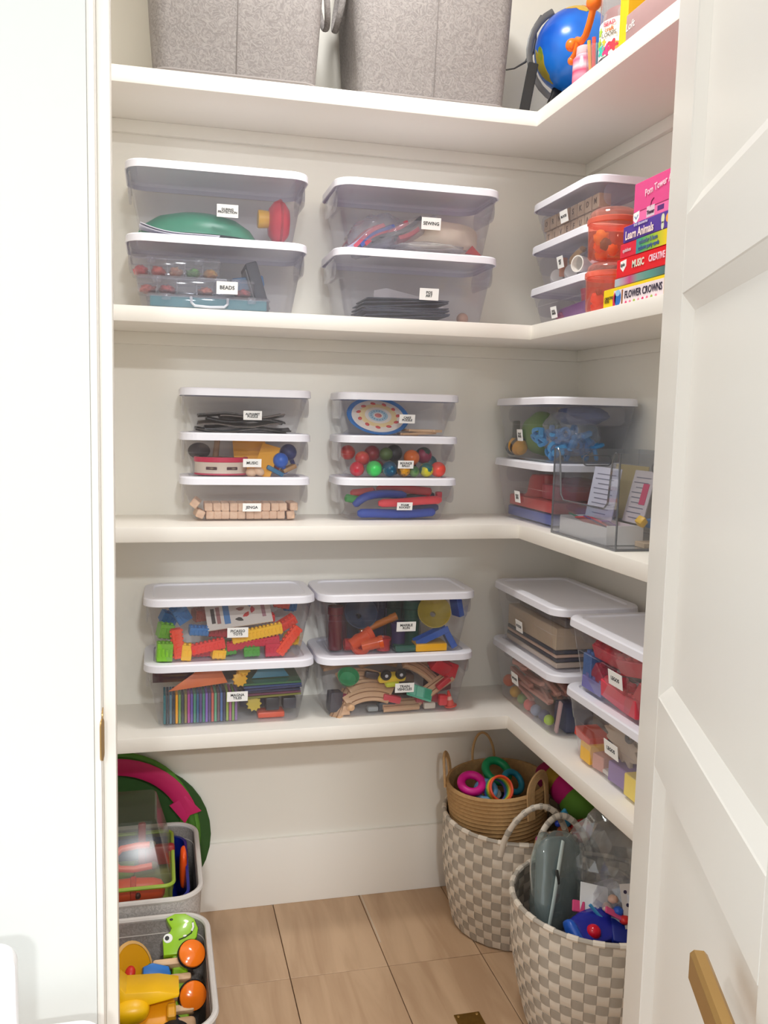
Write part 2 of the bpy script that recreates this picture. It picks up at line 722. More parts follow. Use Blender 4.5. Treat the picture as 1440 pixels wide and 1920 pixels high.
DW, DH = 0.74, 2.42
SW = 0.132
PZ = [(0.22, 0.986), (1.084, 1.615), (1.716, 2.28)]
dpart('stile', 0.0, SW, -0.044, 0.0, 0.008, DH)
dpart('stile', DW - SW, DW, -0.044, 0.0, 0.008, DH)
rz_ = [0.008] + [z for pz in PZ for z in pz] + [DH]
for i in range(0, len(rz_), 2):
    dpart('rail', SW, DW - SW, -0.044, 0.0, rz_[i], rz_[i + 1])
MW = 0.022
for (z0, z1) in PZ:
    dpart('panel', SW - 0.004, DW - SW + 0.004, -0.034, -0.0125, z0 - 0.004, z1 + 0.004, bev=0.0)
    # sloped moulding round the panel: four mitred strips
    a, b = SW, DW - SW
    O = [(a, z0), (b, z0), (b, z1), (a, z1)]
    I = [(a + MW, z0 + MW), (b - MW, z0 + MW), (b - MW, z1 - MW), (a + MW, z1 - MW)]
    for k in range(4):
        k2 = (k + 1) % 4
        pts = [(O[k], -0.0015), (O[k2], -0.0015), (I[k2], -0.0123), (I[k], -0.0123)]
        back = [(O[k], -0.02), (O[k2], -0.02), (I[k2], -0.02), (I[k], -0.02)]
        V = []
        for (q, yy) in pts + back:
            w = Vector((-0.5452, -1.3352, 0)) + Vector((dx, dy, 0)) * q[0] + Vector((dy, -dx, 0)) * yy + Vector((0, 0, q[1]))
            V.append(w)
        me = mk(V, [(0, 1, 2, 3), (4, 7, 6, 5), (0, 4, 5, 1), (1, 5, 6, 2), (2, 6, 7, 3), (3, 7, 4, 0)])
        bm = bmesh.new(); bm.from_mesh(me); bmesh.ops.recalc_face_normals(bm, faces=bm.faces); bm.to_mesh(me); bm.free()
        obj('moulding', me, DOORP, door)
# brass lever on the face of the door
dpart('lever', 0.510, 0.690, 0.016, 0.032, 0.925, 0.957, BRASS, 0.0035)
dpart('lever_neck', 0.664, 0.686, 0.004, 0.020, 0.931, 0.951, BRASS, 0.003)
dpart('lever_rosette', 0.648, 0.702, 0.0, 0.006, 0.914, 0.968, BRASS, 0.002)

# brass plate in the floor
pl = thing('floor_plate', 'small square brass plate set in the wooden floor', 'floor plate', T(-0.517, -0.632, 0.0))
obj('plate', box(0.066, 0.084, 0.003, 0.001, 1, True), M(140, 108, 50, rough=0.32, metal=0.9, var=0.3, scale=60, bump=0.2), pl)
for (x, y) in ((-0.024, 0.033), (0.024, 0.033), (-0.024, -0.033), (0.024, -0.033)):
    obj('screw', lathe([(0.0, 0.0042), (0.003, 0.0040), (0.0036, 0.003)], 10), BRASS, pl, T(x, y, 0))

# white desk and chair standing in the room, left of the doorway
dk = thing('desk', 'white desk corner against the bright wall left of the doorway', 'desk', T(-1.52, -1.60, 0))
obj('desk_top', prism(rr(0.40, 0.42, 0.03, 6), 0.022, 0.004), WHITE, dk, T(0.0, 0.0, 0.670))
for (x, y) in ((-0.16, 0.16), (0.16, 0.16), (-0.16, -0.17), (0.16, -0.17)):
    obj('leg', box(0.034, 0.034, 0.659, 0.003, 1, True), WHITE, dk, T(x, y, 0))
bx_ = thing('desk_organizer', 'white upright panel with rounded corners standing on the white desk', 'organizer', T(-1.536, -1.455, 0.6812))
obj('panel', prism(rr(0.25, 0.148, 0.022, 8), 0.02, 0.004), WHITE, bx_, T(0, 0, 0.074, 90, 0, 0))
obj('foot', box(0.10, 0.06, 0.006, 0.002, 1, True), WHITE, bx_)

# ================================================================== storage bins
LABELS = {}


def tub_mesh(w, d, h):
    b = (w - 0.075, d - 0.058, 0.030)
    t = (w - 0.016, d - 0.016, 0.040)

    def at(f, e=0.0):
        return (b[0] + (t[0] - b[0]) * f + e, b[1] + (t[1] - b[1]) * f + e, b[2] + (t[2] - b[2]) * f)
    hb = h - 0.010
    prof = [(0.004, b[0] - 0.03, b[1] - 0.03, 0.022), (0.001, b[0] - 0.012, b[1] - 0.012, 0.026), (0.006,) + at(0.01)]
    prof += [(0.60 * hb,) + at(0.60), (0.615 * hb,) + at(0.612, 0.0035), (0.86 * hb,) + at(0.86, 0.0035), (0.875 * hb,) + at(0.875, 0.005),
             (hb,) + at(1.0, 0.003), (hb + 0.001, w - 0.008, d - 0.008, 0.043)]
    return rloft(prof, 6, cap0=True, ang=25)


def lid_mesh(w, d, h):
    prof = [(h - 0.020, w - 0.006, d - 0.006, 0.044), (h - 0.020, w, d, 0.046), (h - 0.004, w - 0.002, d - 0.002, 0.046), (h - 0.0008, w - 0.007, d - 0.007, 0.044),
            (h, w - 0.014, d - 0.014, 0.042), (h, w - 0.050, d - 0.050, 0.030), (h - 0.004, w - 0.056, d - 0.056, 0.028), (h - 0.0045, w - 0.075, d - 0.070, 0.02)]
    return rloft(prof, 6, cap1=True, ang=30)


def make_bin(label, words, loc, rz, w, d, h, clear=None, tsize=None, lz=0.42, lx=0.06, lw=None, lh=None, grip=True):
    clear = clear or BIN
    mx = Matrix.Translation(loc) @ Matrix.Rotation(rz, 4, 'Z')
    root = thing('storage_bin', label, 'storage bin', mx)
    key = ('tub', round(w, 4), round(d, 4), round(h, 4))
    if key not in CACHE:
        CACHE[key] = (tub_mesh(w, d, h), lid_mesh(w, d, h))
    tub, lid = CACHE[key]
    obj('tub', tub, clear, root)
    obj('lid', lid, LIDW, root)
    if grip:
        gm = CACHE.setdefault(('grip', round(d, 3)), prism([(x, y if y < 0 else y) for x, y in rr(d * 0.62, 0.052, 0.02, 4)], 0.006, 0.002))
        for sx in (-1, 1):
            obj('grip', gm, clear, root, T(sx * (w / 2 - 0.0095), 0, h - 0.046, 90, 0, 90))
    # card label with its lettering, on the sloping front
    lw = lw or 0.052
    lh = lh or 0.030
    f = lz
    slope = math.atan2(0.021, h - 0.01)
    yf = -((d - 0.058) / 2 + 0.021 * f + 0.0062)
    card = obj('card', box(lw, 0.0012, lh), CARD, root, T(lx, yf, f * h, math.degrees(slope)))
    if tsize is None:
        n = max(len(q) for q in words.split('\n'))
        tsize = min(0.0125, 0.9 * lw / (0.62 * n)) if '\n' not in words else min(0.0115, 0.85 * lw / (0.62 * n))
    obj('lettering', text(words, tsize, 0.0002), INK, card, T(0, -0.0010, 0, 90, 0, 0))
    return dict(root=root, mx=mx, w=w, d=d, h=h)


def inb(b, fx, fy, z, rx=0, ry=0, rz=0):
    """World matrix of a place inside a bin: fx across the base, fy front to back, z above the base."""
    f = min(1.0, z / b['h'])
    w = b['w'] - 0.075 + 0.059 * f - 0.006
    d = b['d'] - 0.058 + 0.042 * f - 0.006
    return b['mx'] @ T((fx - 0.5) * w, (fy - 0.5) * d, z + 0.004, rx, ry, rz)


def put(b, name, me, mat, label, cat, fx, fy, z, rx=0, ry=0, rz=0, group=None):
    return single(name, me, mat, label, cat, inb(b, fx, fy, z, rx, ry, rz), group)


R90 = -PI / 2
B1b = make_bin('tall milky bin marked BEADS holding bead cases, lower left on second shelf', 'BEADS', (-1.10, -0.1325, HB), 0, 0.447, 0.245, 0.176, BINH, 0.0125, 0.33, 0.02)
B1a = make_bin('tall milky bin marked DURING PROTECTION with a green dome, upper left on second shelf', 'DURING\nPROTECTION', (-1.10, -0.1325, HB + 0.172), 0, 0.447, 0.245, 0.176, BINH, 0.0076, 0.40, 0.02)
B2b = make_bin('tall milky bin marked POS ART with navy folders, under the sewing bin', 'POS\nART', (-0.588, -0.1325, HB), 0, 0.447, 0.245, 0.176, BINH, 0.0095, 0.40, 0.03)
B2a = make_bin('tall milky bin marked SEWING with fabric bags, right of the green dome bin', 'SEWING', (-0.588, -0.1325, HB + 0.172), 0, 0.447, 0.245, 0.176, BINH, 0.0115, 0.44, 0.03)
B3c = make_bin('small bin with purple cloth, bottom of the three beside the coral jars', 'DOLL\nDRESS', (-0.145, -0.315, HB), R90, 0.375, 0.19, 0.112, BINH, 0.008, 0.32, -0.03, 0.034, 0.030)
B3b = make_bin('small bin with white cups and rolls, middle of the three beside the coral jars', 'ART\nKIT', (-0.145, -0.315, HB + 0.114), R90, 0.375, 0.19, 0.112, BINH, 0.008, 0.42, 0.00, 0.034, 0.030)
B3a = make_bin('small bin of wooden letter blocks, top of the three beside the coral jars', 'BLOCKS', (-0.145, -0.315, HB + 0.228), R90, 0.375, 0.19, 0.112, BINH, 0.0085, 0.42, 0.01, 0.042, 0.030)
C1c = make_bin('small clear bin of plain wooden blocks, bottom of left stack on third shelf', 'JENGA', (-1.022, -0.10, HC), 0, 0.344, 0.18, 0.118, BIN, 0.0105, 0.32, 0.014, 0.048, 0.022)
C1b = make_bin('small clear bin marked MUSIC with a tambourine, middle of left stack on third shelf', 'MUSIC', (-1.022, -0.10, HC + 0.1145), 0, 0.344, 0.18, 0.118, BIN, 0.0105, 0.34, 0.014, 0.048, 0.022)
C1a = make_bin('small clear bin marked ALPHABET PUZZLE, top of left stack on third shelf', 'ALPHABET\nPUZZLE', (-1.022, -0.10, HC + 0.229), 0, 0.344, 0.18, 0.118, BIN, 0.0078, 0.42, 0.014, 0.048, 0.024)
C2c = make_bin('small clear bin of red and blue foam rods, bottom of middle stack on third shelf', 'FOAM\nROCKET', (-0.608, -0.10, HC), 0, 0.344, 0.18, 0.118, BIN, 0.0082, 0.34, 0.018, 0.044, 0.022)
C2b = make_bin('small clear bin of coloured balls, middle of middle stack on third shelf', 'BOUNCE\nBALLS', (-0.608, -0.10, HC + 0.1145), 0, 0.344, 0.18, 0.118, BIN, 0.0082, 0.34, 0.018, 0.044, 0.022)
C2a = make_bin('small clear bin with a round cake puzzle, top of middle stack on third shelf', 'CAKE\nPUZZLE', (-0.608, -0.10, HC + 0.229), 0, 0.344, 0.18, 0.118, BIN, 0.0082, 0.42, 0.018, 0.044, 0.024)
C3b = make_bin('clear bin with red and blue trays in the corner of third shelf', 'PLAY\nSETS', (-0.150, -0.215, HC), R90, 0.400, 0.265, 0.172, BIN, 0.0085, 0.40, -0.02, 0.036, 0.032)
C3a = make_bin('clear bin with bagged blue toys on top of the red tray bin, third shelf corner', 'PLAY\nBUGS', (-0.150, -0.215, HC + 0.172), R90, 0.400, 0.265, 0.172, BIN, 0.0085, 0.40, -0.02, 0.036, 0.032)
D1b = make_bin('large clear bin of coloured tiles standing on edge, lower left on lowest shelf', 'MAGNA\nTILES', (-1.064, -0.1275, HD), 0, 0.445, 0.235, 0.1755, BIN, 0.0098, 0.46, 0.016, 0.054, 0.027)
D1a = make_bin('large clear bin of bright toothed bricks and a leaflet, upper left on lowest shelf', 'PICASSO\nTOYS', (-1.064, -0.1275, HD + 0.171), 0, 0.445, 0.235, 0.1755, BIN, 0.0098, 0.46, 0.016, 0.054, 0.027)
D2b = make_bin('large clear bin of wooden railway pieces, lower middle on lowest shelf', 'TRAIN\nVEHICLES', (-0.613, -0.1275, HD), 0, 0.445, 0.235, 0.1755, BIN, 0.0098, 0.46, 0.020, 0.054, 0.027)
D2a = make_bin('large clear bin of dark see-through marble run tubes, upper middle on lowest shelf', 'MARBLE\nRUN', (-0.613, -0.1275, HD + 0.171), 0, 0.445, 0.235, 0.1755, BIN, 0.0098, 0.46, 0.020, 0.054, 0.027)
D3b = make_bin('large clear bin of pinkish wooden sticks in the corner of lowest shelf', 'WOOD', (-0.158, -0.275, HD), R90, 0.445, 0.25, 0.1755, BIN, 0.0105, 0.52, -0.04, 0.044, 0.032)
D3a = make_bin('large clear bin of beige folded boards in the corner of lowest shelf', 'PUZZLE', (-0.158, -0.275, HD + 0.171), R90, 0.445, 0.25, 0.1755, BIN, 0.0095, 0.42, -0.03, 0.044, 0.032)
D4b = make_bin('large clear bin of yellow, purple and orange cubes nearest the door on lowest shelf', 'LEGOS', (-0.158, -0.765, HD), R90, 0.445, 0.25, 0.1755, BIN, 0.012, 0.52, 0.015, 0.060, 0.034)
D4a = make_bin('large clear bin of red and blue bricks stacked over the cube bin near the door', 'LEGOS', (-0.158, -0.765, HD + 0.171), R90, 0.445, 0.25, 0.1755, BIN, 0.012, 0.46, 0.015, 0.060, 0.034)

# ================================================================== top shelf
FELTG = FELT((136, 131, 130), (158, 153, 151), 58)
FELTD = M(128, 122, 120, rough=0.95, var=0.05)


def felt_basket(label, loc, w, d, h, flare=0.045, sides=(-1, 1)):
    root = thing('felt_basket', label, 'basket', Matrix.Translation(loc))
    prof = [(0.0, w - 0.02, d - 0.02, 0.03), (0.004, w, d, 0.035), (h * 0.5, w + flare * 0.6, d + flare * 0.35, 0.045), (h, w + flare, d + flare * 0.6, 0.05),
            (h, w + flare - 0.010, d + flare * 0.6 - 0.010, 0.046), (0.008, w - 0.012, d - 0.012, 0.03)]
    body = obj('body', rloft(prof, 6, True, True, 35), FELTG, root)
    rim = [(x, y, 0.005) for x, y in rr(w + 0.002, d + 0.002, 0.034, 8)]
    obj('piping', tube(rim, 0.0045, 8, closed=True), M(150, 144, 142, rough=0.95, var=0.06), root)
    seam = []
    for k in range(9):
        f = k / 8
        seam.append((0.006 * (f - 0.5), -(d / 2 + flare * 0.30 * f) - 0.0012, h * f * 0.98 + 0.003))
    obj('seam', tube(seam, 0.0014, 6), FELTD, body)
    for sx in sides:
        pts = []
        for k in range(17):
            a = PI * k / 16
            pts.append((sx * (w / 2 + flare * 0.36 + 0.010 + 0.016 * math.sin(a)), -0.055 * math.cos(a), h * 0.80 - 0.10 * math.sin(a)))
        obj('handle', tube(pts, 0.008, 8, flat=0.5), FELTG, root)
    return root


felt_basket('tall grey felt basket at the left end of the top shelf', (-1.060, -0.150, HA), 0.385, 0.240, 0.36, 0.045, (1,))
felt_basket('tall grey felt basket on the top shelf beside the globe', (-0.567, -0.148, HA), 0.385, 0.236, 0.36, 0.045, (-1,))

# globe on its stand
gl_ = thing('desk_globe', 'blue desk globe with green and yellow land on a black stand', 'globe', T(-0.170, -0.225, HA))
obj('sphere', ball(0.105, None, None, 40, 24), BLOTCH((18, 84, 190), (30, 118, 222), 5.0, 0.25, 0.45, 0.60, None), gl_, T(0, 0, 0.182))


def patch(lat0, lat1, lon0, lon1, R, seed):
    """A piece of land on the globe: a slightly raised curved patch with a wandering edge."""
    n = 20
    ring = []
    for i in range(n):
        a = 2 * PI * i / n
        k = 0.75 + 0.5 * noise.noise(Vector((math.cos(a) * 1.6 + seed, math.sin(a) * 1.6, seed * 2.3)))
        la = math.radians((lat0 + lat1) / 2 + (lat1 - lat0) / 2 * math.sin(a) * k)
        lo = math.radians((lon0 + lon1) / 2 + (lon1 - lon0) / 2 * math.cos(a) * k)
        ring.append(Vector((math.cos(la) * math.cos(lo), math.cos(la) * math.sin(lo), math.sin(la))))
    c = sum(ring, Vector()).normalized()
    rings = [[(c.lerp(p, f)).normalized() * (R + 0.0009) for p in ring] for f in (0.05, 0.35, 0.7, 1.0)]
    rings.append([p.normalized() * (R - 0.0005) for p in ring])
    return loft(rings, True, False)


obj('land', patch(-62, 6, 166, 194, 0.105, 1.0), BLOTCH((120, 140, 40), (168, 150, 48), 9, 0.3), gl_, T(0, 0, 0.182))
obj('land', patch(38, 80, 215, 310, 0.105, 2.2), BLOTCH((206, 168, 60), (120, 160, 70), 12, 0.3, 0.5, 0.55, (214, 120, 60)), gl_, T(0, 0, 0.182))
obj('land', patch(48, 74, 260, 300, 0.1056, 3.4), BLOTCH((214, 110, 60), (226, 190, 70), 16, 0.3), gl_, T(0, 0, 0.182))
obj('land', patch(-34, -6, 312, 350, 0.105, 4.1), BLOTCH((190, 160, 70), (110, 150, 60), 12, 0.3), gl_, T(0, 0, 0.182))
obj('meridian_arm', tube([(-0.122 * math.cos(a) * 0.98, 0.02, 0.175 + 0.122 * math.sin(a)) for a in [math.radians(-70 + 12 * k) for k in range(12)]], 0.009, 8, flat=0.35), M(96, 96, 98, rough=0.4), gl_)
obj('stem', box(0.026, 0.02, 0.09, 0.006, 2), BLACK, gl_, T(-0.045, 0.02, 0.060, 0, 20, 0))
obj('base', lathe([(0.0, 0.0), (0.085, 0.0), (0.088, 0.006), (0.07, 0.016), (0.02, 0.030), (0.0, 0.032)], 32), M(70, 70, 74, rough=0.35), gl_)
bs = thing('bookend', 'black leaning metal bar between the felt basket and the globe', 'bookend', T(-0.318, -0.252, HA))
obj('bar', box(0.026, 0.010, 0.130, 0.002, 1, True), BLACK, bs, T(0, 0, 0.002, -4, 10, -10))
obj('foot', box(0.050, 0.040, 0.003, 0.001, 1, True), BLACK, bs)
single('globe_cable', tube([(-0.335, -0.16, HA + 0.140), (-0.312, -0.16, HA + 0.146), (-0.281, -0.16, HA + 0.166), (-0.263, -0.16, HA + 0.192), (-0.258, -0.16, HA + 0.222), (-0.256, -0.16, HA + 0.262), (-0.240, -0.16, HA + 0.290)], 0.0035, 8, rad=[0.002, 0.002, 0.003, 0.007, 0.008, 0.005, 0.003]), M(90, 90, 92, rough=0.5), 'thin dark grey cable curving behind the globe', 'cable', T())

# small things beside the globe on the top shelf
jm = CLEAR((232, 232, 236), 0.22, (196, 196, 204), 0.06)
jr = thing('craft_jar', 'big clear craft jar with a flower-printed white label on the top shelf', 'jar', T(-0.215, -0.585, HA))
obj('body', lathe([(0.0, 0.001), (0.056, 0.001), (0.060, 0.008), (0.060, 0.150), (0.054, 0.170), (0.054, 0.180)], 32), jm, jr)
obj('contents', lathe([(0.0, 0.004), (0.052, 0.004), (0.054, 0.11), (0.05, 0.122), (0.0, 0.126)], 24), BLOTCH((200, 170, 160), (190, 120, 110), 30, 0.5), jr)
obj('lid', lathe([(0.058, 0.176), (0.060, 0.178), (0.060, 0.196), (0.056, 0.200), (0.0, 0.200)], 32), CLEAR((240, 240, 240), 0.5, (225, 225, 228)), jr)
jl = obj('label', lathe([(0.0606, 0.018), (0.0608, 0.020), (0.0608, 0.092), (0.0606, 0.094)], 40), M(244, 240, 232, rough=0.5), jr)
for k, (a, z, c, r_) in enumerate([(196, 0.030, (232, 60, 120), 0.011), (212, 0.036, (220, 40, 60), 0.011), (180, 0.034, (60, 190, 170), 0.012), (168, 0.052, (160, 200, 60), 0.010), (172, 0.075, (170, 205, 70), 0.008), (228, 0.034, (240, 150, 60), 0.010), (188, 0.048, (250, 190, 60), 0.006)]):
    A = math.radians(a)
    obj('flower_print', prism([(r_ * (1 + 0.28 * math.cos(5 * t)) * math.cos(t), r_ * (1 + 0.28 * math.cos(5 * t)) * math.sin(t)) for t in [2 * PI * q / 30 for q in range(30)]], 0.0008), M(*c), jl, T(0.0612 * math.cos(A), 0.0612 * math.sin(A), z, 90, 0, a + 90))
for k, (t_, z, c) in enumerate([('BEAD', 0.084, (200, 60, 90)), ('craft', 0.072, (200, 110, 40)), ('LOOPS', 0.061, (120, 110, 100))]):
    A = math.radians(203)
    obj('lettering', text(t_, 0.013, 0.0002), M(*c), jl, T(0.0622 * math.cos(A), 0.0622 * math.sin(A), z, 90, 0, 203 + 90))
bt = thing('glue_bottle', 'small clear bottle striped pink with a pale cap, holding an orange figure', 'bottle', T(-0.255, -0.462, HA))
obj('body', lathe([(0.0, 0.0), (0.026, 0.001), (0.028, 0.006), (0.028, 0.062), (0.018, 0.074)], 24), RAMP([(0.0, (236, 90, 130)), (0.3, (244, 150, 170)), (0.45, (232, 70, 110)), (0.6, (240, 200, 208)), (0.8, (236, 96, 130)), (1.0, (244, 190, 200))], 2, 0.25, 14), bt)
obj('cap', lathe([(0.020, 0.072), (0.021, 0.074), (0.020, 0.090), (0.0, 0.092)], 24), M(244, 190, 196, rough=0.3), bt)
st_ = thing('pen_bundle', 'clear cup of orange and teal pens beside the striped bottle', 'cup', T(-0.255, -0.520, HA))
obj('cup', lathe([(0.0, 0.001), (0.022, 0.001), (0.024, 0.07)], 20), CLEAR(), st_)
for k, (a, c) in enumerate([(0, (240, 130, 60)), (70, (60, 170, 190)), (150, (240, 170, 60)), (220, (230, 80, 70)), (290, (120, 110, 160))]):
    obj('pen', tube([(0.010 * math.cos(math.radians(a)), 0.010 * math.sin(math.radians(a)), 0.004), (0.018 * math.cos(math.radians(a)), 0.018 * math.sin(math.radians(a)), 0.085)], 0.0045, 8), M(*c), st_)
orf = M(246, 118, 22, rough=0.35)
of = thing('orange_figure', 'orange bendy toy figure with round hands above the striped bottle', 'toy figure', T(-0.266, -0.468, HA + 0.093))
obj('body', tube([(0, 0.050, 0.014), (0, 0.028, 0.022), (0, 0.004, 0.010), (0, -0.016, 0.016), (0, -0.034, 0.038), (0, -0.046, 0.060)], 0.008, 10), orf, of)
obj('leg', tube([(0, 0.022, 0.014), (0, 0.036, -0.006), (0, 0.052, -0.012)], 0.007, 10), orf, of)
obj('hand', ball(0.018), orf, of, T(0, -0.050, 0.074))
obj('hand', ball(0.015), orf, of, T(0, 0.058, 0.022))
obj('foot', ball(0.010), orf, of, T(0, 0.054, -0.016))
single('toy_bag', lump(0.060, 0.075, 0.095, 0.25, 2.5, 4), CLEAR((232, 232, 238), 0.25, (205, 205, 214), 0.1), 'crumpled clear bag behind the orange figure on the top shelf', 'bag', T(-0.135, -0.48, HA + 0.10))
yb = thing('yellow_book', 'tall yellow book standing upright on the top shelf beside the craft jar', 'book', T(-0.170, -0.672, HA))
obj('cover', box(0.205, 0.034, 0.275, 0.002, 1, True), M(250, 196, 8, rough=0.35), yb)
obj('pages', box(0.198, 0.026, 0.279, 0, 1, True), M(240, 236, 226, rough=0.8), yb, T(0.006, 0, 0.0005))
for k, (y, c, h, lab) in enumerate([(-0.706, (70, 60, 58), 0.150, 'dark brown book behind the mauve box on the top shelf'), (-0.738, (236, 234, 230), 0.168, 'white book with a barcode behind the mauve box'), (-0.768, (60, 66, 140), 0.150, 'dark blue book behind the mauve box on the top shelf'), (-0.800, (200, 60, 60), 0.172, 'red book behind the mauve box near the door')]):
    rb = thing('book', lab, 'book', T(-0.120, y, HA))
    obj('cover', box(0.150, 0.024, h, 0.002, 1, True), M(*c, rough=0.4), rb)
    obj('pages', box(0.146, 0.018, h + 0.002, 0, 1, True), M(240, 236, 226, rough=0.8), rb, T(0.004, 0, 0.0005))
    if k == 1:
        for q in range(7):
            obj('barcode_bar', box(0.0006, 0.0012 + 0.0006 * (q % 2), 0.03), INK, rb, T(-0.0754, -0.008 + 0.0026 * q, 0.12))
mv = thing('mauve_box', 'flat mauve box with small white script at the right end of the top shelf', 'box', T(-0.245, -0.880, HA))
obj('carton', box(0.078, 0.350, 0.058, 0.003, 2, True), M(176, 142, 142, rough=0.5), mv)
obj('lettering', text('Loft', 0.022, 0.0002), M(240, 230, 228), mv, T(-0.0397, 0.155, 0.030, 90, 0, -90))

# ================================================================== second shelf: contents
# upper left bin
gd = put(B1a, 'green_dome', lathe([(0.0, 0.062), (0.05, 0.060), (0.10, 0.048), (0.135, 0.026), (0.150, 0.006), (0.150, 0.0), (0.143, 0.0), (0.13, 0.022), (0.0, 0.054)], 36), M(38, 140, 106, rough=0.35), 'smooth green plastic dome lying in the bin marked DURING PROTECTION', 'dome', 0.37, 0.42, 0.012)
gd.scale = (0.98, 0.52, 1.0)
for k, dz in enumerate((0.002, 0.006)):
    put(B1a, 'paper_sheet', sheet(0.19, 0.12, 0.0012, lambda x, y: 0.02 * max(0, -x / 0.1) ** 2, 10, 4), M(226, 226, 236, rough=0.7), '%s white paper sheet curling under the green dome' % ('lower' if k == 0 else 'upper'), 'paper', 0.24, 0.24, dz, 0, 0, 3 * k, 'papers under the green dome')
em = thing('ear_defender', 'round red ear defender cup with a yellow stub in the milky bin', 'ear defender', inb(B1a, 0.90, 0.35, 0.064))
obj('cup', lathe([(0.0, -0.026), (0.034, -0.024), (0.050, -0.012), (0.056, 0.0), (0.050, 0.014), (0.034, 0.026), (0.0, 0.030)], 32), M(214, 40, 66, rough=0.35), em, T(0, 0, 0, 0, 90, 0))
obj('rim', torus(0.0555, 0.003, 32, 8), M(176, 24, 50, rough=0.35), em, T(0.004, 0, 0, 0, 90, 0))
obj('stub', lathe([(0.0, 0.0), (0.022, 0.0), (0.023, 0.004), (0.021, 0.028), (0.0, 0.030)], 20), M(232, 178, 40, rough=0.4), em, T(-0.052, 0, 0.006, 0, 90, 0))

# lower left bin: three bead cases and a grey case
CASEP = CLEAR((246, 246, 249), 0.11, (215, 215, 222), 0.08)


def bead_case(label, b, fx, fy, z, w, d, h, cells, latches, fill=None, handle=False):
    r = thing('bead_case', label, 'case', inb(b, fx, fy, z))
    obj('case', box(w, d, h, 0.005, 2, True), CASEP, r)
    obj('rim', tube([(x, y, h * 0.80) for x, y in rr(w + 0.003, d + 0.003, 0.008, 4)], 0.0022, 6, closed=True), CASEP, r)
    for k, c in enumerate(cells):
        cx = -w / 2 + w * (k + 0.5) / len(cells)
        if k:
            obj('divider', box(0.0015, d - 0.008, h - 0.008, 0, 1, True), CLEAR((240, 240, 244), 0.3, (220, 220, 228)), r, T(-w / 2 + w * k / len(cells), 0, 0.003))
        if c:
            obj('beads', lump(w / len(cells) * 0.40, d * 0.40, h * 0.24, 0.5, 9, k + int(w * 999), 18, 12), BLOTCH(c, tuple(min(255, int(q * 1.15) + 20) for q in c), 60, 0.4), r, T(cx, 0, h * 0.27))
    for lx in latches:
        obj('latch', box(0.022, 0.006, 0.017, 0.003, 2), CASEP, r, T(lx, -d / 2 - 0.003, h * 0.76))
    if fill:
        obj('tray', box(w - 0.012, d - 0.012, h * 0.72, 0.002, 1, True), fill, r, T(0, 0, 0.004))
    if handle:
        pts = [(-0.045, 0, 0), (-0.044, -0.006, -0.014), (-0.036, -0.010, -0.022), (0, -0.011, -0.024), (0.036, -0.010, -0.022), (0.044, -0.006, -0.014), (0.045, 0, 0)]
        obj('handle', tube(pts, 0.0035, 8), M(196, 200, 210, rough=0.3), r, T(0, -d / 2 - 0.003, h * 0.80))
    return r


bead_case('teal bead case with a carrying handle, lowest in the beads bin', B1b, 0.44, 0.36, 0.001, 0.300, 0.115, 0.036, [None], [-0.105, 0.105], M(42, 140, 150, rough=0.4), True)
bead_case('nearly empty clear bead case, middle of the three in the beads bin', B1b, 0.36, 0.36, 0.040, 0.285, 0.110, 0.040, [(226, 120, 110), (220, 90, 90), None, (228, 120, 90), None, (210, 70, 80)], [-0.095, 0.095])
bead_case('small clear bead case with red, green and orange beads, top in the beads bin', B1b, 0.24, 0.36, 0.083, 0.215, 0.105, 0.044, [(230, 70, 80), (240, 90, 70), (236, 160, 120), (110, 180, 70), (236, 160, 50)], [-0.060, 0.055])
gb = thing('grey_case', 'dark grey slim case leaning at the right of the beads bin', 'case', inb(B1b, 0.82, 0.45, 0.006, 0, -17, 0))
obj('shell', box(0.030, 0.13, 0.125, 0.004, 2, True), M(62, 66, 78, rough=0.5), gb)
obj('side_panel', box(0.002, 0.11, 0.10, 0, 1, True), M(120, 122, 128, rough=0.4), gb, T(-0.0165, 0, 0.012))
bp_ = thing('blue_packet', 'folded blue packet tucked beside the dark grey case', 'packet', inb(B1b, 0.70, 0.55, 0.066, 0, -10, 6))
obj('packet', box(0.085, 0.085, 0.030, 0.006, 2, True), M(66, 120, 170, rough=0.4), bp_)
obj('flap', box(0.050, 0.030, 0.002, 0, 1, True), M(110, 150, 186, rough=0.4), bp_, T(-0.01, -0.0435, 0.012, 90))

# upper right: sewing
for k, (fx, z, ry, c, w, lab) in enumerate([
        (0.12, 0.028, -30, (190, 190, 214), 0.090, 'pale grey folded fabric at the left of the sewing bin'),
        (0.17, 0.040, -34, (216, 60, 90), 0.100, 'crimson folded fabric in the sewing bin'),
        (0.23, 0.042, -34, (44, 78, 170), 0.105, 'royal blue folded fabric in the sewing bin'),
        (0.30, 0.046, -32, (206, 44, 70), 0.130, 'red felt strip in the sewing bin'),
        (0.38, 0.050, -28, (42, 44, 52), 0.150, 'black folded fabric leaning in the sewing bin'),
        (0.46, 0.048, -24, (228, 70, 80), 0.060, 'small red felt triangle on the black fabric')]):
    sm = sheet(w, 0.10, 0.010, (lambda s: (lambda x, y: 0.006 * math.sin(40 * x + s) + 0.004 * math.sin(60 * y + s)))(k), 10, 6)
    put(B2a, 'fabric', sm, M(*c, rough=0.8, bump=0.1), lab, 'fabric', fx, 0.38, z, 0, ry, 0)
put(B2a, 'zip_bag', lump(0.080, 0.040, 0.045, 0.30, 3, 8), CLEAR((235, 235, 240), 0.14, (220, 220, 230), 0.08, 2.0), 'clear zip bag of fabric scraps at the left of the sewing bin', 'bag', 0.22, 0.30, 0.050, 0, -30, 0)
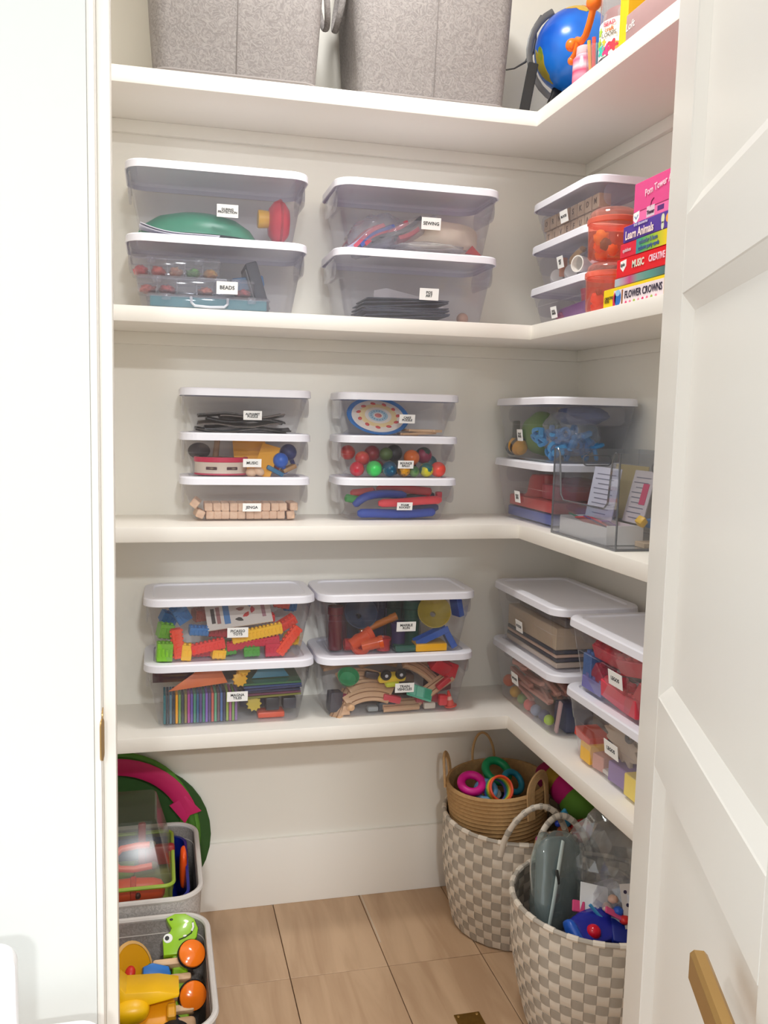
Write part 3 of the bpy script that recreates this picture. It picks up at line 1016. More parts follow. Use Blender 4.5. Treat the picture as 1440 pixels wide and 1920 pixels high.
put(B2a, 'zip_bag', lump(0.100, 0.038, 0.030, 0.25, 3, 9), CLEAR((235, 235, 240), 0.16, (220, 220, 230), 0.08, 2.0), 'clear zip bag lying over the black fabric in the sewing bin', 'bag', 0.42, 0.26, 0.056, 0, -22, 0)
put(B2a, 'wadding', lump(0.115, 0.075, 0.050, 0.16, 2.2, 3, power=0.8), M(218, 204, 184, rough=0.95, var=0.04, bump=0.2), 'cream roll of soft wadding at the right of the sewing bin', 'wadding', 0.70, 0.48, 0.055, 0, 4, 0)
put(B2a, 'zip_bag', lump(0.105, 0.07, 0.016, 0.3, 3, 12), CLEAR((240, 240, 242), 0.30, (230, 228, 226), 0.1, 1.5), 'flat clear bag under the cream wadding', 'bag', 0.62, 0.30, 0.020)
put(B2a, 'felt_scrap', prism([(-0.02, 0), (0.025, -0.004), (0.0, 0.022)], 0.004), M(170, 60, 56, rough=0.9), 'brick red felt scrap in the right corner of the sewing bin', 'fabric', 0.93, 0.12, 0.012, 80, 0, 0)

# lower right: navy folders and white paper
NAVY = M(38, 44, 62, rough=0.5, var=0.08)
for k in range(9):
    put(B2b, 'navy_folder', sheet(0.235 - 0.006 * (k % 3), 0.135, 0.0030, (lambda s: (lambda x, y: 0.004 * math.sin(9 * x + s)))(k), 10, 3), NAVY, 'thin navy folder, %s counted upward in the fanned stack' % ORD[k], 'folder', 0.44 + 0.012 * math.sin(k * 1.7), 0.40, 0.006 + 0.0054 * k, 0, -3 + 1.2 * (k % 3), 0, 'navy folders')
put(B2b, 'white_paper', prism([(-0.085, 0), (0.125, 0), (0.125, 0.026), (0.090, 0.046), (0.02, 0.056), (-0.050, 0.066), (-0.085, 0.056)], 0.004), M(232, 228, 230, rough=0.7), 'white cut paper standing behind the navy folders', 'paper', 0.50, 0.70, 0.030, 84, 3, 0)
put(B2b, 'craft_ball', ball(0.016), M(190, 150, 130, rough=0.7), 'small tan ball at the right end of the navy folders', 'ball', 0.90, 0.3, 0.016)

# right stack: letter blocks
BLK = WOOD((186, 156, 128), (204, 178, 152), 6, 0.6, (1, 5, 5), 'block_wood')
LET = 'TIVEFUAHORNLSKDMPC'
blk = box(0.034, 0.034, 0.034, 0.002, 1)
ordn = ['first', 'second', 'third', 'fourth', 'fifth', 'sixth', 'seventh', 'last']
for row in range(2):
    for k in range(8):
        ch = LET[(row * 8 + k) % 18]
        r = thing('letter_block', 'pale wooden block printed %s, %s from the corner in the %s row' % (ch, ordn[k], 'upper' if row else 'lower'), 'toy block', inb(B3a, 0.065 + 0.124 * k, 0.20, 0.018 + 0.0355 * row, 0, 0, random.uniform(-3, 3)), 'letter blocks in the small bin')
        obj('cube', blk, BLK, r)
        obj('letter', text(ch, 0.020, 0.0004), M(96, 74, 60, rough=0.7), r, T(0, -0.0172, 0, 90, 0, 0))
# middle: cups and rolls
put(B3b, 'cloth_bag', lump(0.130, 0.050, 0.036, 0.2, 2.4, 21), CLEAR((225, 228, 235), 0.30, (170, 176, 190), 0.1, 1.6), 'crinkled clear bag in the middle small bin', 'bag', 0.58, 0.60, 0.052)
put(B3b, 'navy_cloth', lump(0.110, 0.040, 0.030, 0.3, 3, 23), M(58, 72, 92, rough=0.7), 'dark slate cloth in the middle small bin', 'cloth', 0.62, 0.62, 0.046)
put(B3b, 'wooden_spool', tube([(-0.035, 0, 0), (-0.02, 0, 0), (0.0, 0, 0), (0.028, 0, 0)], 0.014, 14, rad=[0.010, 0.017, 0.015, 0.010]), M(224, 184, 132, rough=0.5), 'cream and orange wooden spool in the middle small bin', 'spool', 0.50, 0.30, 0.062, 0, -28, 0)
cupm = lathe([(0.0, 0.0), (0.017, 0.0), (0.021, 0.045), (0.018, 0.045), (0.015, 0.004), (0.0, 0.004)], 20)
for k, (fx, lab) in enumerate([(0.20, 'white paper cup lying leftmost in the middle small bin'), (0.48, 'white paper cup lying at the centre of the middle small bin'), (0.76, 'white paper cup with an open end near the coral jar')]):
    put(B3b, 'paper_cup', cupm, M(232, 228, 222, rough=0.7), lab, 'cup', fx, 0.16 if k < 2 else 0.22, 0.024, -90 if k < 2 else 90, 0, 62 if k < 2 else 20)
put(B3b, 'orange_peg', box(0.012, 0.02, 0.05, 0.003), M(206, 140, 110, rough=0.6), 'small terracotta peg at the left of the middle small bin', 'peg', 0.34, 0.16, 0.040)
# bottom: purple
put(B3c, 'purple_cloth', box(0.20, 0.10, 0.046, 0.012, 3), M(140, 70, 150, rough=0.5), 'folded purple cloth in the lowest small bin', 'cloth', 0.66, 0.42, 0.026, 0, -3, 0)
put(B3c, 'red_cup', lathe([(0.0, 0.0), (0.030, 0.0), (0.034, 0.03), (0.031, 0.03), (0.0, 0.004)], 24), M(206, 60, 90, rough=0.4), 'crimson shallow cup on the purple cloth', 'cup', 0.72, 0.38, 0.052, 0, 0, 0)
put(B3c, 'magenta_cloth', lump(0.05, 0.04, 0.018, 0.2, 3, 31), M(170, 60, 110, rough=0.7), 'magenta cloth scrap left of the purple cloth', 'cloth', 0.40, 0.30, 0.022)

# coral jars
CORAL = CLEAR((255, 196, 180), 0.26, (250, 150, 130), 0.07)
for k, (z, lab) in enumerate([(0.0, 'coral see-through toy jar, lower of the two by the game boxes'), (0.122, 'coral see-through toy jar with yellow toys, upper of the two')]):
    r = thing('toy_jar', lab, 'jar', T(-0.212, -0.563, HB + z))
    obj('body', lathe([(0.0, 0.001), (0.050, 0.001), (0.056, 0.008), (0.058, 0.080), (0.058, 0.090)], 32), CORAL, r)
    obj('band', lathe([(0.0585, 0.082), (0.0605, 0.084), (0.0605, 0.094), (0.0585, 0.096)], 32), CLEAR((255, 160, 140), 0.55, (250, 130, 108)), r)
    obj('lid', lathe([(0.057, 0.096), (0.055, 0.108), (0.045, 0.117), (0.0, 0.120)], 32), CLEAR((250, 210, 200), 0.18, (250, 190, 180), 0.05), r)
    cs = [((246, 176, 30), 0.016), ((250, 140, 30), 0.015), ((250, 210, 90), 0.018), ((70, 130, 130), 0.014), ((246, 160, 40), 0.013)] if k else [((240, 70, 60), 0.020), ((248, 110, 90), 0.016), ((120, 60, 60), 0.008)]
    for q, (c, rad) in enumerate(cs):
        a = PI + (q - 2) * 0.55
        obj('toy_bit', lump(rad, rad * 0.8, rad, 0.3, 3, q + 5, 14, 10), M(*c, rough=0.4), r, T(0.030 * math.cos(a), 0.030 * math.sin(a), 0.022 + 0.014 * (q % 2) + (0.03 if q == 2 else 0)))

# stack of game boxes; local x points out to the room (-x), y towards the door
def game_box(name, label, y0, z0, z1, mat, depth=0.215, length=0.33, x_front=-0.262):
    r = thing(name, label, 'game box', T(x_front, y0, z0))
    obj('carton', box(depth, length, z1 - z0 - 0.0006, 0.0015, 1, True), mat, r, T(depth / 2, -length / 2, 0))
    return r


def gprint(r, body, size, col, y, z, bold=0.0003, sx=1.0, slant=0):
    return obj('lettering', text(body, size, bold, 'LEFT', sx), M(*col, rough=0.5), r, T(-0.0016, -y, z, 90, 0, -90) @ T(0, 0, 0, 0, 0, slant))


def gshape(r, name, poly, col, y, z, t=0.0006):
    return obj(name, prism(poly, t), M(*col, rough=0.5), r, T(-0.0004, -y, z, 90, 0, -90))


def circ(r, n=20, sy=1.0):
    return [(r * math.cos(2 * PI * k / n), sy * r * math.sin(2 * PI * k / n)) for k in range(n)]


def rect(w, h):
    return [(-w / 2, -h / 2), (w / 2, -h / 2), (w / 2, h / 2), (-w / 2, h / 2)]


BADGE = [(-0.012, 0.010), (0.012, 0.012), (0.012, -0.002), (0.0, -0.013), (-0.012, -0.004)]
g1 = game_box('flower_crowns_box', 'yellow and white game box lettered FLOWER CROWNS, lowest of the pile', -0.625, HB, HB + 0.045, M(246, 214, 16, rough=0.4))
gshape(g1, 'white_panel', rect(0.20, 0.036), (240, 226, 232), 0.148, 0.0195)
gshape(g1, 'egg_print', circ(0.014, 20, 1.25), (40, 110, 190), 0.066, 0.020, 0.0010)
gshape(g1, 'egg_top_print', circ(0.010, 16, 0.7), (150, 200, 240), 0.066, 0.031, 0.0014)
gshape(g1, 'figure_print', [(-0.006, -0.016), (0.004, -0.016), (0.006, 0.006), (0.0, 0.016), (-0.008, 0.002)], (200, 40, 90), 0.052, 0.019, 0.0010)
gshape(g1, 'figure_print', rect(0.006, 0.030), (150, 90, 40), 0.085, 0.021, 0.0010)
gprint(g1, 'FLOWER CROWNS', 0.022, (52, 44, 66), 0.096, 0.022, 0.0004, 0.78)
gprint(g1, 'CREATIVE\nTOYS', 0.0085, (90, 76, 20), 0.008, 0.020)
for k in range(8):
    gshape(g1, 'petal_print', circ(0.0042, 8), [(226, 60, 120), (240, 120, 150), (160, 190, 60), (250, 150, 170)][k % 4], 0.102 + 0.017 * k, 0.006, 0.0012)
g2 = game_box('grey_card_game', 'thin grey picture box between the yellow and red game boxes', -0.672, HB + 0.045, HB + 0.063, RAMP([(0.0, (100, 100, 112)), (0.35, (70, 74, 90)), (0.6, (86, 150, 140)), (0.75, (120, 160, 150)), (0.85, (200, 70, 130)), (1.0, (180, 190, 200))], 1, 0.4, 3.0, 0.55))
g3 = game_box('red_game_box', 'bright red game box with white lettering in the pile', -0.678, HB + 0.063, HB + 0.103, M(232, 12, 26, rough=0.35))
gshape(g3, 'badge_print', BADGE, (250, 250, 248), 0.030, 0.024)
gprint(g3, 'spin', 0.011, (90, 90, 90), 0.020, 0.026, 0.0002)
gprint(g3, 'MUSIC', 0.021, (226, 232, 214), 0.068, 0.020, 0.0006, 0.8)
gprint(g3, 'CREATIVE', 0.019, (246, 206, 222), 0.134, 0.021, 0.0006, 0.72)
gprint(g3, 'DESIGNER', 0.019, (250, 240, 240), 0.208, 0.021, 0.0006, 0.72)
g4 = game_box('rainbow_card_game', 'red and rainbow game box above the bright red one', -0.690, HB + 0.103, HB + 0.1345, M(226, 34, 62, rough=0.4))
obj('rainbow_panel', box(0.0006, 0.262, 0.0305, 0, 1, True), RAMP([(0.0, (226, 80, 110)), (0.3, (246, 130, 30)), (0.5, (246, 210, 20)), (0.72, (150, 190, 50)), (0.9, (80, 170, 110)), (1.0, (40, 140, 160))], 1, 0.4, 4.2, 0.45), g4, T(-0.0005, -0.199, 0.0002))
gprint(g4, 'spinbox', 0.011, (220, 190, 200), 0.014, 0.015, 0.0003)
gprint(g4, 'colouring & learn', 0.012, (88, 110, 140), 0.080, 0.022, 0.0005, 0.85)
gprint(g4, 'colours party cards', 0.012, (70, 96, 150), 0.078, 0.0095, 0.0005, 0.85)
g5 = game_box('learn_animals_box', 'purple game box lettered Learn Animals, second from the top of the pile', -0.700, HB + 0.1345, HB + 0.170, M(84, 54, 156, rough=0.4))
gprint(g5, 'Learn Animals', 0.025, (248, 224, 220), 0.012, 0.013, 0.0006, 0.78)
gprint(g5, 'first discoveries', 0.0085, (200, 190, 222), 0.046, 0.030, 0.0003)
gshape(g5, 'dancer_print', circ(0.006, 14, 1.6), (220, 224, 190), 0.156, 0.022)
gshape(g5, 'dancer_print', circ(0.005, 14, 1.6), (214, 218, 190), 0.156, 0.008)
gshape(g5, 'sun_print', circ(0.009), (248, 168, 60), 0.176, 0.020)
g6 = game_box('pink_game_box', 'tall pink game box with white script on top of the pile', -0.728, HB + 0.170, HB + 0.254, M(228, 74, 142, rough=0.4), 0.20, 0.30, -0.256)
gshape(g6, 'light_band', rect(0.28, 0.020), (244, 112, 172), 0.142, 0.0115)
gshape(g6, 'dark_line', rect(0.28, 0.002), (150, 30, 90), 0.142, 0.0225, 0.0009)
gprint(g6, 'Pom Tower Art Set', 0.020, (252, 214, 230), 0.046, 0.054, 0.0003, 0.85, 6)
gshape(g6, 'badge_print', BADGE, (250, 250, 252), 0.014, 0.012, 0.0012)
gshape(g6, 'tick_print', [(-0.007, 0.002), (-0.005, 0.004), (0.0, -0.001), (0.007, 0.006), (0.008, 0.003), (0.0, -0.005)], (120, 140, 180), 0.014, 0.012, 0.0016)
gshape(g6, 'picture_print', rect(0.030, 0.022), (226, 200, 214), 0.070, 0.014, 0.0012)
gprint(g6, 'Tower', 0.010, (80, 50, 80), 0.057, 0.012, 0.0006)
gshape(g6, 'glasses_print', rect(0.024, 0.010), (90, 40, 120), 0.108, 0.013, 0.0012)
obj('wire_print', tube([(-0.0006, -0.068, 0.022), (-0.0006, -0.072, 0.034), (-0.0006, -0.080, 0.038)], 0.0009, 6), M(120, 30, 80), g6)

# ================================================================== third shelf: contents
# wooden block bin: two rows of block ends and odd ones at the sides
PALE = WOOD((214, 176, 148), (232, 200, 172), 5, 0.6, (9, 1, 9), 'pale_pine')
jb = box(0.0210, 0.072, 0.0212, 0.0022, 1)
ordk = ['first', 'second', 'third', 'fourth', 'fifth', 'sixth', 'seventh', 'eighth', 'ninth', 'tenth']
for row in range(2):
    for k in range(10):
        put(C1c, 'wooden_block', jb, PALE, 'pale wooden stacking block, %s from the left in the %s neat row' % (ordk[k], 'upper' if row else 'lower'), 'toy block', 0.150 + 0.0782 * k + 0.003 * row, 0.36, 0.011 + 0.0215 * row, 0, random.uniform(-1.5, 1.5), random.uniform(-2, 2), 'stacking blocks in neat rows')
put(C1c, 'wooden_block', jb, PALE, 'pale wooden stacking block lying tilted low at the left end', 'toy block', 0.055, 0.34, 0.014, 0, 24, 4)
put(C1c, 'wooden_block', jb, PALE, 'pale wooden stacking block lying on the tilted one at the left end', 'toy block', 0.045, 0.36, 0.042, 0, 38, -6)
put(C1c, 'wooden_block', jb, PALE, 'pale wooden stacking block lying low at the right end', 'toy block', 0.955, 0.34, 0.011, 0, -6, -3)
put(C1c, 'wooden_block', jb, PALE, 'pale wooden stacking block lying high at the right end', 'toy block', 0.955, 0.36, 0.0335, 0, -2, 3)

# music
tb = thing('tambourine', 'cream tambourine with a pink rim and dark jingle slots', 'tambourine', inb(C1b, 0.265, 0.46, 0.002) @ Matrix.Diagonal((1.18, 0.92, 1.12, 1)))
obj('drum', lathe([(0.055, 0.0), (0.0585, 0.0), (0.0585, 0.042), (0.055, 0.042)], 40), M(226, 212, 194, rough=0.5), tb)
obj('skin', lathe([(0.0, 0.040), (0.057, 0.040), (0.0595, 0.036)], 40), M(120, 100, 96, rough=0.6), tb)
obj('rim', lathe([(0.0588, 0.030), (0.0605, 0.031), (0.0605, 0.041), (0.0588, 0.042)], 40), M(214, 40, 84, rough=0.4), tb)
obj('foot_rim', lathe([(0.0588, 0.0), (0.0602, 0.0), (0.0602, 0.003), (0.0588, 0.004)], 40), M(206, 44, 84, rough=0.4), tb)
for a in (246, 292):
    A = math.radians(a)
    sl = obj('slot', box(0.026, 0.002, 0.007, 0.001, 1), M(84, 50, 56, rough=0.6), tb, T(0.0582 * math.cos(A), 0.0582 * math.sin(A), 0.016, 0, 0, a + 90))
    obj('jingle', lathe([(0.0, -0.002), (0.008, 0.0), (0.0, 0.002)], 14), M(180, 170, 150, rough=0.3, metal=0.9), sl, T(0.002, -0.001, 0))
put(C1b, 'maraca', tube([(0, 0, 0), (0, 0, 0.05)], 0.008, 10), M(170, 130, 96, rough=0.5), 'brown wooden maraca handle standing behind the tambourine', 'maraca', 0.24, 0.75, 0.046, 0, 6, 0)
put(C1b, 'dark_drum', ball(0.030, 0.022, 0.022), M(80, 72, 74, rough=0.5), 'dark grey shaker behind the tambourine', 'shaker', 0.10, 0.80, 0.062)
YEL = M(240, 168, 22, rough=0.5)
put(C1b, 'yellow_card', sheet(0.085, 0.10, 0.003, lambda x, y: 0.014 * math.sin(20 * x + 8 * y), 10, 8), YEL, 'crumpled yellow card behind the MUSIC label', 'card', 0.56, 0.60, 0.050, 62, 0, 8)
put(C1b, 'yellow_card', sheet(0.050, 0.09, 0.003, lambda x, y: 0.010 * math.sin(26 * x - 9 * y), 8, 8), M(246, 176, 30, rough=0.5), 'narrow yellow card bent down to the bin floor', 'card', 0.70, 0.32, 0.040, 74, 18, -12)
for k, (fx, fy, z, c, r_, lab) in enumerate([(0.83, 0.22, 0.042, (22, 96, 200), 0.0205, 'bright blue ball shaker at the front of the music bin'), (0.91, 0.55, 0.062, (44, 58, 116), 0.023, 'dark blue ball shaker at the back of the music bin'), (0.765, 0.50, 0.048, (206, 60, 80), 0.021, 'red ball shaker half behind the blue one')]):
    r = thing('ball_shaker', lab, 'shaker', inb(C1b, fx, fy, z))
    obj('ball', ball(r_), M(*c, rough=0.35), r)
    obj('handle', tube([(0, 0, 0), (0.016, 0.01, -0.034)], 0.006, 8), M(*c, rough=0.35), r)
for k, (fx, z, a, lab) in enumerate([(0.555, 0.010, 0, 'left pale wooden egg shaker under the MUSIC label'), (0.63, 0.013, 30, 'right pale wooden egg shaker under the MUSIC label')]):
    put(C1b, 'egg_shaker', ball(0.015, 0.011, 0.0115), M(232, 196, 160, rough=0.4), lab, 'shaker', fx, 0.10, z, 0, a, 0)
put(C1b, 'wooden_clapper', box(0.04, 0.03, 0.012, 0.004), M(176, 136, 88, rough=0.5), 'brown wooden clapper in the right corner of the music bin', 'clapper', 0.93, 0.3, 0.020, 0, -24, 10)
put(C1b, 'green_stick', box(0.05, 0.012, 0.012, 0.003), M(30, 110, 150, rough=0.4), 'teal rhythm stick under the bright blue ball', 'stick', 0.79, 0.14, 0.014, 0, 28, 6)

# alphabet puzzle: dark crumpled bags lying flat
for k, (fx, z, w, c, ry) in enumerate([(0.45, 0.004, 0.235, (70, 62, 58), 0), (0.52, 0.013, 0.225, (44, 40, 40), 1.5), (0.44, 0.021, 0.215, (92, 80, 72), -1), (0.50, 0.030, 0.205, (38, 36, 38), 2), (0.40, 0.040, 0.19, (60, 54, 52), 3.5), (0.56, 0.038, 0.17, (96, 84, 78), -3)]):
    put(C1a, 'puzzle_bag', sheet(w, 0.105, 0.003, (lambda s: (lambda x, y: 0.005 * math.sin(34 * x + 2.1 * s) + 0.004 * math.sin(60 * y + s)))(k), 18, 8), M(*c, rough=0.3, var=0.2, scale=40), 'dark wrinkled puzzle bag, %s counted upward in the flat pile' % ORD[k], 'bag', fx, 0.42, z, 0, ry, 0, 'dark puzzle bags')

# cake puzzle
ck = thing('cake_puzzle', 'round cake puzzle plate with a blue rim leaning in its bin', 'puzzle', inb(C2a, 0.34, 0.48, 0.050, 50, 0, 3) @ Matrix.Diagonal((1.28, 0.96, 1, 1)))
obj('plate', lathe([(0.0, -0.006), (0.062, -0.006), (0.070, 0.004), (0.068, 0.007), (0.060, 0.002), (0.0, 0.0)], 48), M(28, 118, 196, rough=0.4), ck)
tp = obj('cake_top', lathe([(0.0, 0.005), (0.050, 0.005), (0.059, 0.003), (0.060, 0.0)], 48), M(236, 226, 216, rough=0.5), ck)
obj('cream_ring', lathe([(0.030, 0.0055), (0.042, 0.0056), (0.043, 0.0052)], 40), M(238, 214, 160, rough=0.5), tp)
obj('blue_ring', lathe([(0.011, 0.0056), (0.021, 0.0058), (0.022, 0.0054)], 32), M(170, 200, 216, rough=0.5), tp)
obj('centre_berry', lathe([(0.0, 0.0066), (0.007, 0.006), (0.008, 0.0052)], 20), M(206, 120, 118, rough=0.5), tp)
for k in range(11):
    a = 2 * PI * k / 11
    obj('berry', ball(0.0062, 0.0045, 0.0022, 12, 8), M(214, 84, 84, rough=0.4), tp, T(0.0445 * math.cos(a), 0.0445 * math.sin(a), 0.0055, 0, 0, math.degrees(a) + 60))
for k in range(16):
    a = 2 * PI * k / 16 + 0.1
    obj('letter_dot', lathe([(0.0, 0.0062), (0.0016, 0.006), (0.0016, 0.0054)], 8), M(90, 130, 160), tp, T(0.0165 * math.cos(a), 0.0165 * math.sin(a), 0))
for k, (fx, z, rz, w) in enumerate([(0.72, 0.006, 4, 0.10), (0.80, 0.014, -8, 0.055), (0.66, 0.014, 12, 0.040), (0.88, 0.013, 20, 0.034), (0.62, 0.004, 0, 0.05)]):
    put(C2a, 'puzzle_slice', prism([(-w / 2, -0.03), (w / 2, -0.03), (w / 2 - 0.008, 0.03), (-w / 2 + 0.006, 0.03)], 0.007, 0.001), TAN, ['long wooden puzzle slice lying flat right of the cake plate', 'short wooden puzzle slice on top of the long one', 'wooden puzzle slice nearest the cake plate rim', 'wooden puzzle slice at the far right of its bin', 'wooden puzzle slice half under the cake plate'][k], 'puzzle piece', fx, 0.30, z, 0, 3 * (k % 3 - 1), rz, 'wooden slices beside the cake')

# balls
BALLS = [  # fx, fy, z, r, material, label
    (0.075, 0.12, 0.0175, 0.0165, M(206, 40, 62, rough=0.25), 'glossy crimson ball at the front left corner of the ball bin'),
    (0.255, 0.09, 0.0185, 0.0180, M(70, 206, 100, rough=0.25), 'plain bright green ball at the front of the ball bin'),
    (0.420, 0.09, 0.0180, 0.0175, BLOTCH((20, 78, 110), (90, 160, 190), 60, 0.3, 0.55, 0.6, (210, 150, 60)), 'teal ball with coloured spots at the front of the ball bin'),
    (0.575, 0.09, 0.0160, 0.0155, BLOTCH((226, 160, 34), (120, 80, 20), 40, 0.3, 0.55, 0.6), 'golden ball with dark print below the ball bin label'),
    (0.690, 0.07, 0.0130, 0.0125, BLOTCH((70, 120, 70), (110, 150, 90), 40, 0.3), 'small dull green ball beside the golden one'),
    (0.825, 0.09, 0.0170, 0.0165, BLOTCH((40, 110, 110), (214, 206, 50), 30, 0.3, 0.50, 0.53), 'blue ball with yellow streaks near the right of the ball bin'),
    (0.955, 0.10, 0.0180, 0.0175, M(238, 84, 70, rough=0.25), 'coral ball at the front right corner of the ball bin'),
    (0.175, 0.40, 0.0400, 0.0165, BLOTCH((230, 100, 70), (220, 60, 60), 16, 0.3), 'orange red ball in the second row at the left'),
    (0.680, 0.34, 0.0430, 0.0185, M(246, 120, 34, rough=0.25), 'plain orange ball high at the middle right of the ball bin'),
    (0.060, 0.62, 0.0520, 0.0170, M(206, 60, 50, rough=0.3), 'dull red ball at the back left corner of the ball bin'),
    (0.310, 0.66, 0.0500, 0.0185, M(176, 44, 62, rough=0.3), 'dark crimson ball at the back behind the green one'),
    (0.430, 0.46, 0.0500, 0.0155, M(90, 120, 60, rough=0.35), 'olive ball in the second row behind the label'),
    (0.530, 0.60, 0.0520, 0.0195, M(40, 42, 52, rough=0.35), 'big black ball at the back behind the label'),
    (0.835, 0.56, 0.0480, 0.0195, BLOTCH((44, 80, 60), (170, 50, 90), 22, 0.3), 'dark green and crimson ball at the back right'),
    (0.930, 0.66, 0.0300, 0.0180, M(60, 110, 120, rough=0.3), 'slate blue ball low at the back right corner'),
    (0.320, 0.36, 0.0200, 0.0165, M(120, 50, 52, rough=0.4), 'maroon ball low behind the green one'),
    (0.700, 0.62, 0.0200, 0.0180, M(60, 60, 70, rough=0.4), 'charcoal ball low at the back of the ball bin'),
    (0.500, 0.34, 0.0200, 0.0165, M(50, 64, 60, rough=0.4), 'dark green ball low behind the golden one')]
for fx, fy, z, r_, m_, lab in BALLS:
    put(C2b, 'bouncy_ball', ball(r_ * 1.22, None, None, 24, 16), m_, lab, 'ball', 0.5 + (fx - 0.5) * 0.96, 0.02 + fy, z * 1.22, 20 * fx, 50 * fy, 100 * fx)

# foam rods
RED = M(232, 48, 62, rough=0.5)
BLU = M(28, 72, 176, rough=0.5)


def rod(b, label, pts, r, mat, rad=None):
    P = []
    for fx, fy, z in pts:
        P.append((inb(b, fx, fy, z)).translation)
    # smooth the path
    Q = []
    n = len(P)
    for i in range(n - 1):
        for k in range(4):
            f = k / 4
            p0, p1, p2, p3 = P[max(i - 1, 0)], P[i], P[i + 1], P[min(i + 2, n - 1)]
            Q.append(0.5 * ((2 * p1) + (p2 - p0) * f + (2 * p0 - 5 * p1 + 4 * p2 - p3) * f * f + (3 * p1 - p0 - 3 * p2 + p3) * f ** 3))
    Q.append(P[-1])
    c = sum(Q, Vector()) / len(Q)
    rads = [r * min(1.0, 0.55 + 0.9 * min(i, len(Q) - 1 - i) / 2.0) for i in range(len(Q))] if rad is None else rad
    return single('foam_rod', tube([q - c for q in Q], r, 12, rad=rads), mat, label, 'foam toy', Matrix.Translation(c))


rod(C2c, 'straight red foam rod across the front of the lowest middle bin', [(0.32, 0.10, 0.042), (0.55, 0.09, 0.045), (0.78, 0.10, 0.050), (0.95, 0.12, 0.052)], 0.0115, RED)
rod(C2c, 'thick blue foam rod lying lowest at the front', [(0.10, 0.12, 0.014), (0.30, 0.12, 0.014), (0.55, 0.12, 0.012), (0.75, 0.12, 0.014), (0.92, 0.14, 0.018)], 0.0125, BLU)
rod(C2c, 'blue foam rod bowed up at the left of the red one', [(0.09, 0.30, 0.034), (0.22, 0.28, 0.058), (0.40, 0.30, 0.066), (0.62, 0.34, 0.062)], 0.0115, M(34, 66, 160, rough=0.5))
rod(C2c, 'dark blue foam rod low at the right', [(0.55, 0.36, 0.018), (0.78, 0.34, 0.024), (0.97, 0.30, 0.028)], 0.012, M(30, 50, 110, rough=0.5))
rod(C2c, 'red foam rod at the back under the lid', [(0.36, 0.55, 0.076), (0.55, 0.55, 0.078), (0.80, 0.56, 0.072), (0.90, 0.55, 0.068)], 0.012, M(214, 40, 52, rough=0.5))
rod(C2c, 'salmon red foam rod at the upper left', [(0.10, 0.55, 0.062), (0.22, 0.52, 0.066), (0.34, 0.55, 0.070)], 0.013, M(226, 76, 74, rough=0.5))
rod(C2c, 'green foam rod end at the left of the lowest middle bin', [(0.02, 0.30, 0.056), (0.08, 0.32, 0.052), (0.16, 0.42, 0.048)], 0.011, M(60, 150, 70, rough=0.5))
rod(C2c, 'dark teal foam rod at the back right', [(0.60, 0.70, 0.046), (0.80, 0.68, 0.052), (0.95, 0.62, 0.058)], 0.012, M(60, 66, 70, rough=0.5))
put(C2c, 'red_cube', box(0.016, 0.02, 0.018, 0.003), M(206, 34, 60, rough=0.4), 'small red cube at the upper right of the lowest middle bin', 'cube', 0.965, 0.45, 0.062)

# corner bins
put(C3a, 'green_frog_bag', lump(0.066, 0.054, 0.062, 0.10, 2, 41), M(112, 152, 72, rough=0.6), 'soft lime green animal pouch in the corner bin', 'pouch', 0.24, 0.40, 0.070)
bee = thing('toy_bee', 'plastic toy bee with yellow and dark stripes at the front of the corner bin', 'toy insect', inb(C3a, 0.17, 0.10, 0.032))
obj('body', lathe([(0.0, -0.034), (0.016, -0.028), (0.026, -0.010), (0.028, 0.008), (0.020, 0.028), (0.0, 0.034)], 24), RAMP([(0.0, (228, 162, 40)), (0.30, (228, 162, 40)), (0.34, (70, 60, 60)), (0.46, (70, 60, 60)), (0.5, (232, 168, 46)), (0.72, (232, 168, 46)), (0.76, (50, 60, 80)), (1.0, (50, 60, 80))], 2, 0.4, 14, 0.5), bee, T(0, 0, 0, 0, -70, 0))
obj('head', ball(0.022), M(56, 64, 84, rough=0.4), bee, T(-0.038, 0, -0.006))
obj('sting', tube([(-0.055, 0, 0.0), (-0.078, 0, 0.0)], 0.006, 8), M(56, 60, 70), bee)
put(C3a, 'webbing', box(0.012, 0.02, 0.05, 0.003), M(70, 74, 70, rough=0.4), 'dark grey strap across the green pouch', 'strap', 0.22, 0.06, 0.080)
lb = random.Random(3)
for k in range(44):
    fx, fy = lb.uniform(0.46, 0.92), lb.uniform(0.12, 0.72)
    z = lb.uniform(0.014, 0.086 - 0.05 * abs(fx - 0.68))
    put(C3a, 'blue_link', torus(0.014, 0.0056, 16, 6) if k % 2 else box(0.032, 0.014, 0.014, 0.003, 1), M(70, 164, 224, rough=0.4), 'sky blue plastic link in the zip bag of the corner bin', 'toy link', fx, fy, z, lb.uniform(0, 180), lb.uniform(0, 180), lb.uniform(0, 180), 'blue links in the zip bag')
put(C3a, 'zip_bag', lump(0.118, 0.070, 0.062, 0.14, 2.6, 44), CLEAR((228, 236, 246), 0.16, (190, 206, 222), 0.06, 2.5), 'big clear zip bag holding the sky blue links', 'bag', 0.68, 0.46, 0.074)
put(C3a, 'dark_blue_cloth', lump(0.095, 0.060, 0.026, 0.25, 2.6, 47), M(60, 84, 134, rough=0.6), 'dark blue cloth lying over the bagged links', 'cloth', 0.72, 0.58, 0.122)

